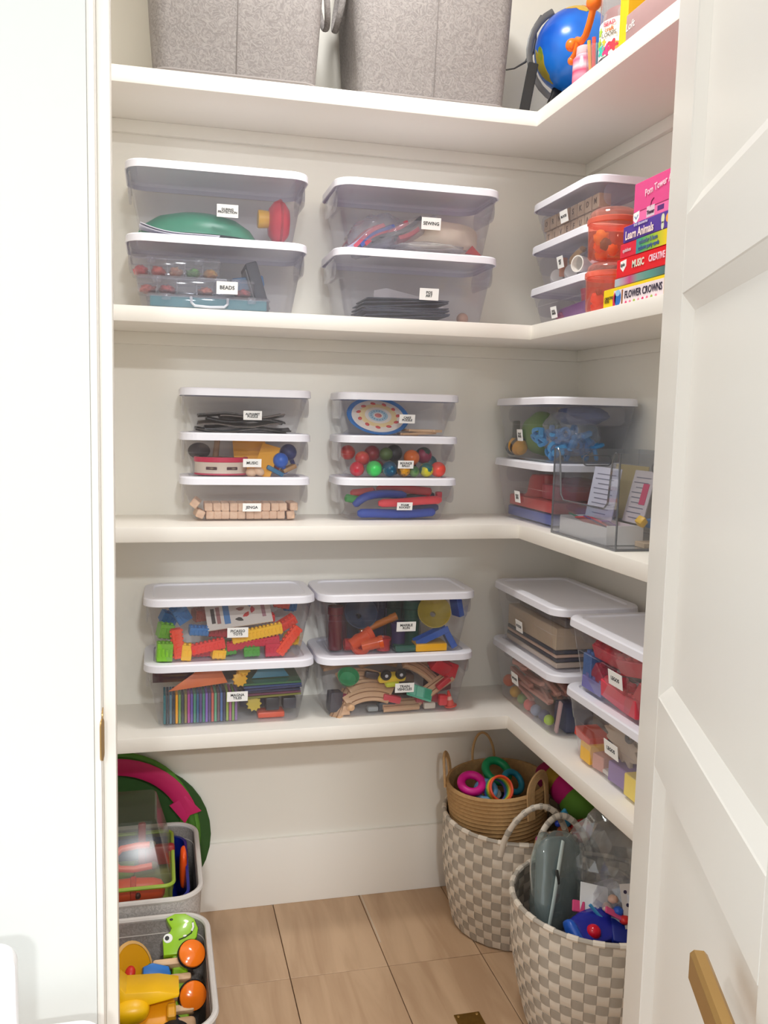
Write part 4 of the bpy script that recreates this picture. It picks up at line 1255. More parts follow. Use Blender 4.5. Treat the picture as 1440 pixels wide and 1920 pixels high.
put(C3b, 'red_tray', box(0.300, 0.175, 0.030, 0.004, 2), M(206, 74, 74, rough=0.4), 'flat red play tray lying on the blue one', 'tray', 0.50, 0.50, 0.048)
put(C3b, 'blue_tray', box(0.305, 0.180, 0.028, 0.004, 2), M(86, 102, 176, rough=0.4), 'flat blue play tray at the bottom of the corner bin', 'tray', 0.50, 0.50, 0.016)
put(C3b, 'red_hat', lathe([(0.0, 0.062), (0.040, 0.060), (0.046, 0.050), (0.052, 0.010), (0.060, 0.0), (0.056, 0.0), (0.0, 0.004)], 28), M(190, 66, 68, rough=0.6), 'dull red toy bucket upside down on the red tray', 'bucket', 0.34, 0.42, 0.064)
put(C3b, 'red_block', box(0.11, 0.10, 0.040, 0.006, 2), M(176, 56, 70, rough=0.5), 'crimson block lying right of the toy bucket', 'block', 0.76, 0.40, 0.086)
put(C3b, 'crimson_cloth', lump(0.08, 0.06, 0.026, 0.3, 2, 51), M(150, 50, 66, rough=0.7), 'crimson cloth piled at the back of the corner bin', 'cloth', 0.58, 0.66, 0.096)

# ------------------------------------------------------------------ open clear organiser with a scooped front
ACR = CLEAR((240, 241, 243), 0.05, (210, 212, 216), 0.03, 1.2)
EDGE = CLEAR((150, 152, 158), 0.45, (150, 152, 158), 0.05, 1.5)
AX0, AX1, AY0, AY1, AHt = -0.280, -0.040, -0.768, -0.442, 0.212
ac = thing('clear_organiser', 'open clear acrylic organiser with a scooped front on the third shelf', 'organiser', T(0, 0, HC))
obj('base', box(AX1 - AX0, AY1 - AY0, 0.004, 0, 1, True), ACR, ac, T((AX0 + AX1) / 2, (AY0 + AY1) / 2, 0.0))
yc = (AY0 + AY1) / 2
L_ = AY1 - AY0
scoop = [(-L_ / 2, 0.0), (L_ / 2, 0.0), (L_ / 2, AHt)]
arcp = [(L_ / 2 - 0.020, AHt), (L_ / 2 - 0.032, AHt - 0.012), (L_ / 2 - 0.046, 0.100), (L_ / 2 - 0.062, 0.086), (-L_ / 2 + 0.062, 0.086), (-L_ / 2 + 0.046, 0.100), (-L_ / 2 + 0.032, AHt - 0.012), (-L_ / 2 + 0.020, AHt)]
scoop += arcp + [(-L_ / 2, AHt)]
obj('front', prism(scoop, 0.003), ACR, ac, T(AX0 + 0.0015, yc, 0.002, 90, 0, 90))
obj('front_edge', tube([(AX0 + 0.0015, yc + p[0], p[1] + 0.002) for p in arcp], 0.0022, 6), EDGE, ac)
obj('back', box(0.003, L_, AHt, 0, 1, True), ACR, ac, T(AX1 - 0.0015, yc, 0.002))
for y, nm in ((AY0 + 0.0015, 'near_side'), (AY1 - 0.0015, 'far_side')):
    sd = obj(nm, box(AX1 - AX0 - 0.006, 0.003, AHt, 0, 1, True), ACR, ac, T((AX0 + AX1) / 2, y, 0.002))
    obj('handle_slot', tube([(p[0], 0, p[1] + AHt - 0.030) for p in rr(0.080, 0.026, 0.012, 6)], 0.0018, 6, closed=True), EDGE, sd)
for (x, y) in ((AX0 + 0.002, AY0 + 0.002), (AX0 + 0.002, AY1 - 0.002), (AX1 - 0.002, AY0 + 0.002)):
    obj('corner_edge', box(0.004, 0.004, AHt, 0.001, 1, True), EDGE, ac, T(x, y, 0.002))
obj('bottom_edge', box(0.005, L_, 0.006, 0.001, 1, True), EDGE, ac, T(AX0 + 0.002, yc, 0))
obj('bottom_edge', box(AX1 - AX0, 0.005, 0.006, 0.001, 1, True), EDGE, ac, T((AX0 + AX1) / 2, AY0 + 0.002, 0))
wt = thing('white_tray', 'white card tray lying at the front of the clear organiser', 'tray', T(-0.224, -0.590, HC + 0.005))
obj('tray_front', box(0.003, 0.235, 0.040, 0, 1, True), WHITE, wt, T(-0.045, 0, 0))
obj('tray_end', box(0.090, 0.003, 0.044, 0, 1, True), WHITE, wt, T(0, -0.117, 0))
obj('tray_end', box(0.090, 0.003, 0.044, 0, 1, True), WHITE, wt, T(0, 0.117, 0))
obj('tray_back', box(0.003, 0.235, 0.040, 0, 1, True), WHITE, wt, T(0.045, 0, 0))
obj('tray_floor', box(0.090, 0.235, 0.003, 0, 1, True), WHITE, wt)
for k, (y, z, c, r3, lab) in enumerate([(0.085, 0.036, (30, 120, 90), (6, 20, 0), 'green card poking from the white tray'), (0.045, 0.034, (232, 40, 50), (-8, 24, 8), 'red card poking from the white tray'), (0.010, 0.035, (74, 30, 120), (4, 26, -4), 'dark violet card in the white tray'), (-0.030, 0.037, (200, 30, 70), (8, 22, 6), 'crimson card in the white tray'), (-0.070, 0.035, (110, 50, 140), (-5, 28, -8), 'purple card at the near end of the white tray')]):
    single('game_card', box(0.060, 0.050, 0.003), M(*c, rough=0.4), lab, 'card', T(-0.224, -0.590 + y, HC + 0.006 + z, *r3))
for k, (x, y, w, h, ry, c, lab) in enumerate([(-0.205, -0.545, 0.13, 0.125, 10, (186, 188, 206), 'grey printed instruction sheet standing in the clear organiser'), (-0.168, -0.640, 0.09, 0.125, 14, (206, 200, 206), 'pale pink printed sheet behind the instruction sheet'), (-0.146, -0.560, 0.15, 0.132, 8, (186, 170, 124), 'mustard backing card behind the printed sheets')]):
    r = thing('printed_sheet', lab, 'paper', T(x, y, HC + 0.048, 0, ry, 0))
    obj('sheet', box(0.002, w, h, 0, 1, True), M(*c, rough=0.5), r)
    if k < 2:
        for q in range(9):
            obj('text_line', box(0.0004, w * (0.7 if q % 3 else 0.5), 0.0022), M(120, 122, 140), r, T(-0.0013, 0.005 * (q % 2), 0.012 + 0.012 * q))
        if k == 1:
            obj('pink_print', box(0.0004, 0.026, 0.05), M(206, 60, 110), r, T(-0.0015, -0.02, 0.07))
tyb = box(0.020, 0.020, 0.020, 0.004, 2)
for k, (x, y, z, c, lab) in enumerate([(-0.150, -0.736, 0.026, (246, 190, 20), 'yellow toy brick low at the near end of the organiser'), (-0.126, -0.734, 0.052, (250, 198, 30), 'yellow toy brick on top at the near end of the organiser'), (-0.200, -0.734, 0.062, (244, 190, 24), 'yellow toy brick beside the purple card'), (-0.098, -0.736, 0.034, (60, 120, 96), 'green toy brick at the right of the organiser'), (-0.176, -0.734, 0.058, (62, 110, 160), 'blue toy brick between the yellow ones'), (-0.102, -0.734, 0.074, (110, 90, 170), 'violet toy brick topmost at the right of the organiser')]):
    single('toy_brick', tyb, M(*c, rough=0.4), lab, 'toy brick', T(x, y, HC + z, 10 * k, 20 * k, 15 * k))
single('wooden_slab', box(0.118, 0.040, 0.012, 0.001, 1, True), M(206, 180, 150, rough=0.6), 'thin wooden slab under the toy bricks in the organiser', 'slab', T(-0.145, -0.738, HC + 0.0045))

# ================================================================== lowest shelf: contents
def toothed(l, w, h, tooth=0.007):
    """A construction bar with small teeth along its long edges."""
    n = max(2, int(l / 0.010))
    items = [(box(l, w, h, 0.001, 1), Matrix())]
    tm = box(l / n * 0.5, tooth, h * 0.45)
    for k in range(n):
        x = -l / 2 + l * (k + 0.5) / n
        items.append((tm, T(x, w / 2, 0)))
        items.append((tm, T(x, -w / 2, 0)))
    tv = box(l / n * 0.5, w * 0.45, tooth)
    for k in range(n):
        x = -l / 2 + l * (k + 0.5) / n
        items.append((tv, T(x, 0, h / 2)))
        items.append((tv, T(x, 0, -h / 2)))
    return join(items)


TB = {}


def bar(l, w, h):
    k = (l, w, h)
    if k not in TB:
        TB[k] = toothed(l, w, h)
    return TB[k]


OR, YE, CR, LI, GR, BL = (240, 76, 40), (248, 196, 20), (206, 30, 66), (130, 196, 50), (70, 160, 50), (44, 124, 190)
for fx, fy, z, (l, w, h), r3, c, lab in [
        (0.045, 0.10, 0.026, (0.040, 0.036, 0.046), (0, 4, 5), LI, 'lime toothed brick at the bottom left corner'),
        (0.070, 0.36, 0.070, (0.038, 0.036, 0.036), (0, 12, 15), (120, 186, 50), 'lime toothed brick above the corner one'),
        (0.140, 0.12, 0.045, (0.078, 0.022, 0.026), (0, 84, 8), OR, 'upright orange toothed bar at the left'),
        (0.195, 0.10, 0.022, (0.026, 0.030, 0.040), (0, 6, 0), YE, 'yellow toothed brick next to the upright orange bar'),
        (0.100, 0.60, 0.094, (0.042, 0.030, 0.028), (10, 24, 20), BL, 'blue toothed brick high at the left'),
        (0.185, 0.48, 0.110, (0.040, 0.034, 0.046), (15, -30, 10), (50, 130, 196), 'large blue toothed brick left of the leaflet'),
        (0.290, 0.22, 0.074, (0.050, 0.030, 0.020), (6, 6, 6), (40, 122, 190), 'flat blue toothed brick under the leaflet corner'),
        (0.345, 0.08, 0.036, (0.088, 0.022, 0.024), (0, -10, 4), (236, 52, 44), 'red toothed bar tilted across the front left'),
        (0.305, 0.26, 0.014, (0.070, 0.030, 0.020), (0, 0, 0), CR, 'crimson toothed bar flat on the bin floor'),
        (0.415, 0.10, 0.014, (0.036, 0.026, 0.022), (0, 8, 10), YE, 'yellow toothed brick on the bin floor at the centre'),
        (0.490, 0.20, 0.020, (0.040, 0.026, 0.024), (0, -6, 0), GR, 'green toothed brick on the floor left of centre'),
        (0.650, 0.10, 0.018, (0.042, 0.026, 0.024), (0, -2, 0), GR, 'green toothed brick on the floor right of centre'),
        (0.800, 0.12, 0.020, (0.040, 0.030, 0.034), (0, 0, 0), CR, 'crimson hollow brick at the lower right'),
        (0.905, 0.10, 0.044, (0.088, 0.022, 0.024), (0, -52, 4), OR, 'orange toothed bar leaning at the right'),
        (0.895, 0.34, 0.082, (0.050, 0.030, 0.022), (10, -28, 10), (236, 72, 50), 'orange toothed brick high at the right'),
        (0.960, 0.50, 0.030, (0.034, 0.03, 0.03), (0, 10, 30), YE, 'yellow toothed brick in the right corner'),
        (0.680, 0.12, 0.066, (0.135, 0.022, 0.026), (0, -10, 2), YE, 'long yellow toothed bar under the leaflet'),
        (0.660, 0.14, 0.038, (0.140, 0.022, 0.020), (0, -7, -2), CR, 'long crimson toothed bar below the yellow one'),
        (0.660, 0.42, 0.090, (0.120, 0.024, 0.020), (0, -4, 0), (222, 44, 50), 'long red toothed bar behind the yellow one'),
        (0.450, 0.40, 0.060, (0.075, 0.030, 0.024), (0, 8, 10), (196, 40, 60), 'dark red toothed bar behind the label'),
        (0.920, 0.62, 0.118, (0.034, 0.028, 0.026), (0, 10, 20), BL, 'blue toothed brick high at the right back'),
        (0.860, 0.58, 0.128, (0.044, 0.030, 0.026), (0, 14, 0), (232, 90, 70), 'salmon toothed brick high at the right back'),
        (0.340, 0.62, 0.100, (0.060, 0.040, 0.030), (0, 0, 20), (170, 80, 66), 'rust toothed brick behind the leaflet'),
        (0.480, 0.36, 0.018, (0.032, 0.03, 0.03), (0, 0, 0), (150, 150, 50), 'olive toothed brick on the bin floor')]:
    put(D1a, 'toothed_brick', bar(l, w, h), M(*c, rough=0.4), lab, 'toy brick', fx, fy, z, *r3)
lf = thing('instruction_leaflet', 'white instruction leaflet with pictures lying on the toothed bricks', 'leaflet', inb(D1a, 0.56, 0.34, 0.112, 38, -7, 0))
obj('paper', box(0.172, 0.090, 0.003), M(224, 218, 210, rough=0.6), lf)
for k, (x, w, h, c) in enumerate([(-0.068, 0.010, 0.050, (60, 60, 62)), (-0.054, 0.010, 0.056, (160, 110, 110)), (-0.032, 0.016, 0.064, (70, 130, 190)), (0.066, 0.010, 0.050, (170, 130, 140))]):
    obj('print_block', box(w, h, 0.0006), M(*c), lf, T(x, 0.0, 0.0018))
for k, (x, y, c) in enumerate([(0.006, 0.012, (150, 90, 80)), (0.020, -0.010, (200, 50, 50)), (0.038, 0.004, (190, 40, 60)), (0.030, 0.026, (90, 120, 170)), (0.0, -0.022, (60, 60, 60))]):
    obj('picture_print', prism([(0.010 * math.cos(t) * (1 + .3 * math.sin(3 * t)), 0.006 * math.sin(t)) for t in [2 * PI * q / 12 for q in range(12)]], 0.0006), M(*c), lf, T(x, y, 0.0018, 0, 0, 40 * k))

# tiles standing on edge
TC = [(40, 96, 104), (60, 66, 74), (74, 104, 120), (40, 44, 56), (246, 170, 20), (92, 130, 70), (50, 54, 66), (120, 110, 60), (150, 60, 130), (90, 70, 140), (60, 120, 100), (48, 84, 120), (74, 60, 110), (50, 110, 96), (110, 80, 160), (70, 60, 100), (176, 80, 70), (80, 140, 110), (90, 70, 80), (60, 90, 140), (46, 44, 70), (130, 150, 60), (150, 80, 120), (110, 140, 70), (120, 90, 140)]
tile = box(0.0062, 0.075, 0.078, 0.001, 1, True)
nth = ['leftmost', 'second', 'third', 'fourth', 'fifth', 'sixth', 'seventh', 'eighth', 'ninth', 'tenth', 'eleventh', 'twelfth', '13th', '14th', '15th', '16th', '17th', '18th', '19th', '20th', '21st', '22nd', '23rd', '24th', '25th']
cname = ['teal', 'grey', 'slate', 'charcoal', 'bright amber', 'moss', 'dark grey', 'olive', 'magenta', 'violet', 'sea green', 'steel blue', 'indigo', 'green', 'lilac', 'dusk', 'rust', 'mint', 'mauve', 'blue', 'navy', 'lime', 'rose', 'leaf green', 'plum']
for k, c in enumerate(TC):
    r = put(D1b, 'magnet_tile', tile, TINTED(*[min(255, int(q * 1.15 + 22)) for q in c], haze=0.85) if k != 4 else M(*c, rough=0.3), '%s tile standing on edge, %s from the left in the row' % (cname[k], nth[k]) if k else 'teal tile standing on edge at the left end of the row', 'magnetic tile', 0.035 + 0.0212 * k, 0.30, 0.001, 0, 0, 0, 'tiles standing on edge')
put(D1b, 'triangle_tile', prism([(-0.105, -0.012), (0.050, 0.004), (0.022, 0.062), (0.005, 0.062)], 0.006, 0.001), M(222, 110, 46, rough=0.35), 'large orange triangular tile lying over the standing tiles', 'magnetic tile', 0.36, 0.22, 0.096, 78, 0, 0)
put(D1b, 'dark_red_tile', box(0.11, 0.006, 0.060), TINTED(110, 50, 56, 0.6), 'dark red tile leaning behind the orange triangle', 'magnetic tile', 0.14, 0.62, 0.116)
put(D1b, 'brown_tile', box(0.10, 0.006, 0.055), TINTED(80, 60, 50, 0.6), 'dark brown tile behind the orange triangle', 'magnetic tile', 0.44, 0.66, 0.112)
put(D1b, 'triangle_tile', prism([(-0.050, 0), (0.052, 0.002), (0.020, 0.046), (-0.012, 0.050)], 0.006, 0.001), M(64, 142, 170, rough=0.35), 'sky blue triangular tile at the upper right of the tile bin', 'magnetic tile', 0.775, 0.30, 0.104, 76, 0, 0)
for k, (z, c, n) in enumerate([(0.100, (70, 130, 90), 'green'), (0.093, (60, 90, 150), 'blue'), (0.086, (60, 70, 120), 'navy'), (0.079, (60, 64, 96), 'dark blue'), (0.072, (130, 70, 100), 'plum'), (0.065, (150, 150, 70), 'olive')]):
    put(D1b, 'flat_tile', box(0.155, 0.13, 0.0055, 0.001, 1), TINTED(*c, haze=0.7), '%s tile lying flat in the pile at the right of the tile bin' % n, 'magnetic tile', 0.78, 0.42, z, 0, -1, 2 * (k % 3))
gearp = [((0.016 if k % 2 else 0.021) * math.cos(2 * PI * k / 20), (0.016 if k % 2 else 0.021) * math.sin(2 * PI * k / 20)) for k in range(20)]
for k, (fx, fy, z, rx, lab) in enumerate([(0.665, 0.10, 0.045, 84, 'olive yellow toothed wheel below the flat tiles'), (0.560, 0.10, 0.116, 80, 'golden toothed wheel below the lid of the tile bin'), (0.580, 0.12, 0.144, 60, 'golden toothed wheel touching the lid of the tile bin')]):
    put(D1b, 'gear', prism(gearp, 0.012, 0.001), M(198, 176, 64, rough=0.5) if k == 0 else M(232, 176, 40, rough=0.4), lab, 'toy wheel', fx, fy, z, rx, 0, 10 * k)
put(D1b, 'dark_cube', box(0.036, 0.04, 0.034, 0.003, 2), M(44, 46, 54, rough=0.35), 'black cube at the lower right of the tile bin', 'toy block', 0.80, 0.22, 0.040)
put(D1b, 'dark_cube', box(0.036, 0.04, 0.030, 0.003, 2), M(60, 62, 72, rough=0.35), 'charcoal cube in the right corner of the tile bin', 'toy block', 0.925, 0.24, 0.038)
put(D1b, 'orange_car', box(0.072, 0.045, 0.016, 0.004, 2), M(226, 84, 44, rough=0.35), 'flat orange wheel base on the floor of the tile bin', 'toy base', 0.80, 0.22, 0.010)
put(D1b, 'dark_cube', box(0.10, 0.06, 0.030, 0.003, 2), M(58, 60, 84, rough=0.4), 'long slate block at the back of the tile bin', 'toy block', 0.72, 0.62, 0.030)

# marble run tubes
def tubing(r, h):
    return lathe([(r, 0), (r, h * 0.8), (r * 1.15, h * 0.82), (r * 1.15, h), (r, h), (r * 0.85, h * 0.8), (r * 0.85, 0), (r, 0)], 20)


FUN = lathe([(0.010, 0.0), (0.010, 0.012), (0.030, 0.022), (0.044, 0.040), (0.047, 0.046), (0.045, 0.046), (0.028, 0.026), (0.008, 0.014), (0.008, 0)], 28)
MR = [('dark red marble tube upright at the left', (120, 26, 46), tubing(0.020, 0.12), 0.055, 0.30, 0.004, (0, 0, 0)),
      ('wine red marble tube beside the left one', (96, 30, 60), tubing(0.018, 0.11), 0.13, 0.60, 0.004, (0, 0, 0)),
      ('dark blue marble funnel at the back left', (52, 74, 110), FUN, 0.27, 0.55, 0.080, (60, 0, 0)),
      ('orange marble tube leaning at the front left', (246, 96, 30), tubing(0.017, 0.07), 0.16, 0.12, 0.020, (0, 62, 10)),
      ('orange marble spiral lying low at the left', (240, 90, 40), torus(0.022, 0.009, 24, 8), 0.24, 0.14, 0.022, (70, 20, 0)),
      ('amber marble slide across the left', (226, 140, 40), tubing(0.010, 0.11), 0.26, 0.30, 0.050, (0, 68, 0)),
      ('red marble tube lying at the bottom left', (200, 40, 50), tubing(0.017, 0.08), 0.12, 0.20, 0.020, (0, 90, 0)),
      ('red marble cup at the front centre', (214, 44, 50), tubing(0.019, 0.035), 0.41, 0.13, 0.004, (0, 0, 0)),
      ('crimson marble slide on the floor', (190, 40, 56), tubing(0.011, 0.07), 0.38, 0.30, 0.014, (0, 90, 20)),
      ('violet marble tube behind the label', (74, 60, 120), tubing(0.020, 0.07), 0.54, 0.24, 0.004, (0, 0, 0)),
      ('indigo marble tube at the back centre', (46, 52, 96), tubing(0.024, 0.12), 0.42, 0.66, 0.004, (0, 0, 0)),
      ('dark green marble tube right of the label', (26, 96, 80), tubing(0.024, 0.13), 0.66, 0.36, 0.004, (0, 0, 0)),
      ('bottle green marble tube at the back', (24, 80, 72), tubing(0.024, 0.12), 0.56, 0.70, 0.004, (0, 0, 0)),
      ('sea green marble base on the floor', (30, 120, 96), box(0.08, 0.05, 0.018, 0.004, 2, True), 0.60, 0.14, 0.001, (0, 0, 0)),
      ('yellow marble funnel at the upper right', (210, 190, 70), FUN, 0.80, 0.36, 0.088, (64, 0, -10)),
      ('teal marble tube lying high at the back', (34, 90, 110), tubing(0.018, 0.12), 0.40, 0.78, 0.122, (0, 90, 0))]
MR += [('big navy marble tower at the back left', (40, 52, 92), tubing(0.034, 0.135), 0.20, 0.80, 0.004, (0, 0, 0)), ('big dark green marble tower at the back right', (26, 84, 74), tubing(0.034, 0.135), 0.70, 0.78, 0.004, (0, 0, 0)), ('big indigo marble tower at the back middle', (52, 50, 96), tubing(0.034, 0.135), 0.45, 0.82, 0.004, (0, 0, 0)), ('orange marble elbow at the front left corner', (246, 110, 40), tubing(0.016, 0.06), 0.24, 0.10, 0.018, (0, 78, -6))]
for lab, c, me, fx, fy, z, r3 in MR:
    put(D2a, 'marble_tube', me, TINTED(*c, haze=0.55), lab, 'marble run', fx, fy, z, *r3)
for k, (fx, fy, z, l, r3, lab) in enumerate([(0.78, 0.12, 0.036, 0.10, (0, -24, 0), 'solid blue marble ramp leaning at the right'), (0.90, 0.14, 0.030, 0.06, (0, 60, 0), 'solid blue marble ramp at the right corner'), (0.86, 0.40, 0.120, 0.05, (20, 60, 0), 'solid blue marble hook under the lid'), (0.96, 0.36, 0.112, 0.06, (0, 76, 20), 'solid blue marble wing at the upper right')]):
    put(D2a, 'marble_ramp', join([(box(l, 0.034, 0.006, 0.001, 1), T()), (box(l, 0.004, 0.018, 0.001, 1), T(0, 0.016, 0.006)), (box(l, 0.004, 0.018, 0.001, 1), T(0, -0.016, 0.006))]), M(40, 92, 184, rough=0.35), lab, 'marble run', fx, fy, z, *r3)
put(D2a, 'marble_plinth', box(0.090, 0.06, 0.022, 0.003, 2, True), M(226, 168, 36, rough=0.35), 'yellow marble run base at the lower right', 'marble run', 0.77, 0.14, 0.001)

# railway
def arc_track(r0, r1, a0, a1, h=0.012):
    n = 10
    pts = [(r1 * math.cos(math.radians(a0 + (a1 - a0) * k / n)), r1 * math.sin(math.radians(a0 + (a1 - a0) * k / n)) - (r0 + r1) / 2) for k in range(n + 1)]
    pts += [(r0 * math.cos(math.radians(a1 + (a0 - a1) * k / n)), r0 * math.sin(math.radians(a1 + (a0 - a1) * k / n)) - (r0 + r1) / 2) for k in range(n + 1)]
    return prism(pts, h, 0.001)


TRK = arc_track(0.115, 0.150, 62, 118)
TRS = prism([(-0.055, -0.018), (0.050, -0.018), (0.050, -0.005), (0.060, -0.004), (0.060, 0.004), (0.050, 0.005), (0.050, 0.018), (-0.055, 0.018)], 0.012, 0.001)
GRV = [[tube([(r_ * math.cos(math.radians(a)), r_ * math.sin(math.radians(a)) - 0.1325, 0.0060) for a in range(64, 118, 6)], 0.0016, 6) for r_ in (0.1245, 0.1405)],
       [tube([(-0.054, y, 0.0060), (0.0, y, 0.0060), (0.049, y, 0.0060)], 0.0016, 6) for y in (-0.008, 0.008)]]
BEECH = WOOD((204, 160, 122), (224, 184, 146), 6, 0.5, (1, 8, 8), 'beech_track')
for k, (me, fx, fy, z, r3, lab) in enumerate([
        (TRK, 0.30, 0.14, 0.050, (62, -4, 0), 'curved wooden track facing out at the lower left'),
        (TRK, 0.34, 0.24, 0.070, (58, 2, 0), 'curved wooden track just above the lower left one'),
        (TRK, 0.28, 0.40, 0.095, (52, 4, 0), 'curved wooden track behind the green bowl'),
        (TRK, 0.42, 0.56, 0.128, (30, 4, 10), 'curved wooden track lying under the lid at the centre'),
        (TRK, 0.72, 0.36, 0.105, (40, 34, 0), 'curved wooden track sloping down to the right'),
        (TRS, 0.56, 0.13, 0.016, (30, 0, 4), 'straight wooden track on the bin floor at the centre'),
        (TRS, 0.84, 0.22, 0.064, (40, -24, 20), 'straight wooden track at the right of the label'),
        (TRS, 0.10, 0.16, 0.020, (0, -50, 40), 'straight wooden track end up in the left corner'),
        (TRS, 0.66, 0.62, 0.120, (20, 10, -30), 'straight wooden track under the lid at the right'),
        (TRS, 0.16, 0.60, 0.120, (20, -6, 10), 'straight wooden track at the back left')]):
    tk = thing('train_track', lab, 'toy track', inb(D2b, fx, fy, z, *r3))
    obj('board', me, BEECH, tk)
    for gr in GRV[0 if me is TRK else 1]:
        obj('groove', gr, M(150, 108, 74, rough=0.7), tk)
gbw = put(D2b, 'green_bowl', lathe([(0.0, 0.0), (0.016, 0.001), (0.026, 0.012), (0.030, 0.026), (0.028, 0.026), (0.022, 0.012), (0.0, 0.006)], 28), M(36, 148, 92, rough=0.35), 'green toy bowl tipped forward at the upper left', 'toy bowl', 0.165, 0.18, 0.090, 40, 0, 0)
yc_ = thing('toy_car', 'yellow toy car with two black wheels facing out of the railway bin', 'toy car', inb(D2b, 0.475, 0.14, 0.098, 10, -2, 0))
obj('body', box(0.078, 0.036, 0.020, 0.008, 3), M(240, 204, 40, rough=0.35), yc_)
obj('bonnet', box(0.040, 0.032, 0.016, 0.007, 3), M(206, 216, 50, rough=0.35), yc_, T(0, -0.006, -0.014))
for x in (-0.020, 0.022):
    w_ = obj('wheel', lathe([(0.0, -0.007), (0.013, -0.007), (0.015, -0.003), (0.015, 0.003), (0.013, 0.007), (0.0, 0.007)], 20), BLACK, yc_, T(x, -0.020, 0.018, 90, 0, 0))
    obj('hub', ball(0.005, 0.005, 0.003, 12, 8), M(200, 200, 205, rough=0.3), w_, T(0, 0, 0.007))
tp_ = thing('mint_tray', 'mint green toy tray with three hollows beside the railway label', 'toy tray', inb(D2b, 0.690, 0.09, 0.052, 56, 20, 0))
obj('tray', box(0.076, 0.036, 0.008, 0.002, 1), M(92, 190, 160, rough=0.4), tp_)
for k, x in enumerate((-0.024, 0.0, 0.024)):
    obj('hollow', box(0.020, 0.028, 0.002, 0, 1), M(*((130, 214, 186) if k < 2 else (50, 170, 132)), rough=0.4), tp_, T(x, 0, 0.0035))
for k, (fx, fy, z, dims, r3, c, lab) in enumerate([
        (0.850, 0.30, 0.118, (0.056, 0.040, 0.040), (20, 30, 10), (206, 30, 46), 'big red toy engine body at the upper right'),
        (0.930, 0.34, 0.100, (0.040, 0.034, 0.044), (0, 20, 20), (220, 36, 50), 'red toy engine cab at the right'),
        (0.860, 0.10, 0.076, (0.046, 0.020, 0.016), (0, -38, 0), (196, 30, 44), 'red toy crane arm at the right'),
        (0.880, 0.10, 0.026, (0.024, 0.022, 0.030), (0, 4, 0), (222, 36, 48), 'small red toy wagon low at the right'),
        (0.480, 0.10, 0.038, (0.052, 0.020, 0.020), (0, 14, 0), (214, 70, 84), 'coral red toy wagon below the label'),
        (0.140, 0.22, 0.034, (0.020, 0.024, 0.034), (0, 0, 10), (170, 44, 84), 'magenta toy block at the lower left'),
        (0.060, 0.20, 0.034, (0.036, 0.036, 0.056), (0, 4, 10), (70, 66, 76), 'dark grey toy tunnel in the left corner'),
        (0.450, 0.16, 0.014, (0.050, 0.024, 0.024), (0, 0, 0), (52, 56, 66), 'black toy wagon on the floor left of centre'),
        (0.335, 0.10, 0.012, (0.030, 0.020, 0.014), (0, 0, 0), (150, 156, 158), 'grey toy plate on the floor'),
        (0.340, 0.16, 0.106, (0.040, 0.018, 0.018), (0, 12, 0), (60, 50, 54), 'black coupling wagon left of the yellow car'),
        (0.560, 0.26, 0.072, (0.090, 0.024, 0.014), (0, 14, 0), (58, 58, 62), 'long black toy chassis behind the label'),
        (0.760, 0.26, 0.026, (0.070, 0.040, 0.026), (0, 0, 10), (176, 60, 70), 'dark red toy carriage at the lower right'),
        (0.780, 0.10, 0.012, (0.034, 0.018, 0.018), (0, 0, 0), (210, 200, 186), 'cream toy wagon on the floor at the right'),
        (0.620, 0.40, 0.140, (0.036, 0.030, 0.012), (10, 30, 40), (200, 186, 172), 'pale grey wooden plate under the lid'),
        (0.900, 0.60, 0.060, (0.060, 0.060, 0.060), (0, 0, 20), (120, 60, 60), 'maroon toy shed at the back right'),
        (0.500, 0.65, 0.050, (0.160, 0.050, 0.060), (0, 0, 0), (120, 96, 80), 'brown toy station block at the back')]):
    put(D2b, 'toy_wagon', box(*dims, 0.004, 2), M(*c, rough=0.4), lab, 'toy train', fx, fy, z, *r3)
put(D2b, 'traffic_cone', lathe([(0.0, 0.046), (0.003, 0.045), (0.012, 0.004), (0.018, 0.003), (0.018, 0.0), (0.0, 0.0)], 16), RAMP([(0.0, (228, 70, 50)), (0.4, (228, 70, 50)), (0.45, (240, 190, 170)), (0.62, (240, 190, 170)), (0.67, (226, 66, 50)), (1.0, (226, 66, 50))], 2, 0.4, 22), 'orange toy traffic cone at the lower right of the railway bin', 'toy cone', 0.955, 0.10, 0.006, 0, -10, 0)
put(D2b, 'wooden_peg', lathe([(0.0, 0.0), (0.011, 0.0), (0.012, 0.004), (0.009, 0.022), (0.0, 0.024)], 16), BEECH, 'round wooden peg at the lower left of the railway bin', 'peg', 0.145, 0.08, 0.022, 80, 0, 20)
put(D2b, 'wooden_peg', prism([(-0.012, 0), (0.014, 0), (0.010, 0.024), (-0.006, 0.026)], 0.02, 0.002), BEECH, 'wedge shaped wooden block at the bottom left of the railway bin', 'toy block', 0.115, 0.06, 0.002, 90, 0, 0)

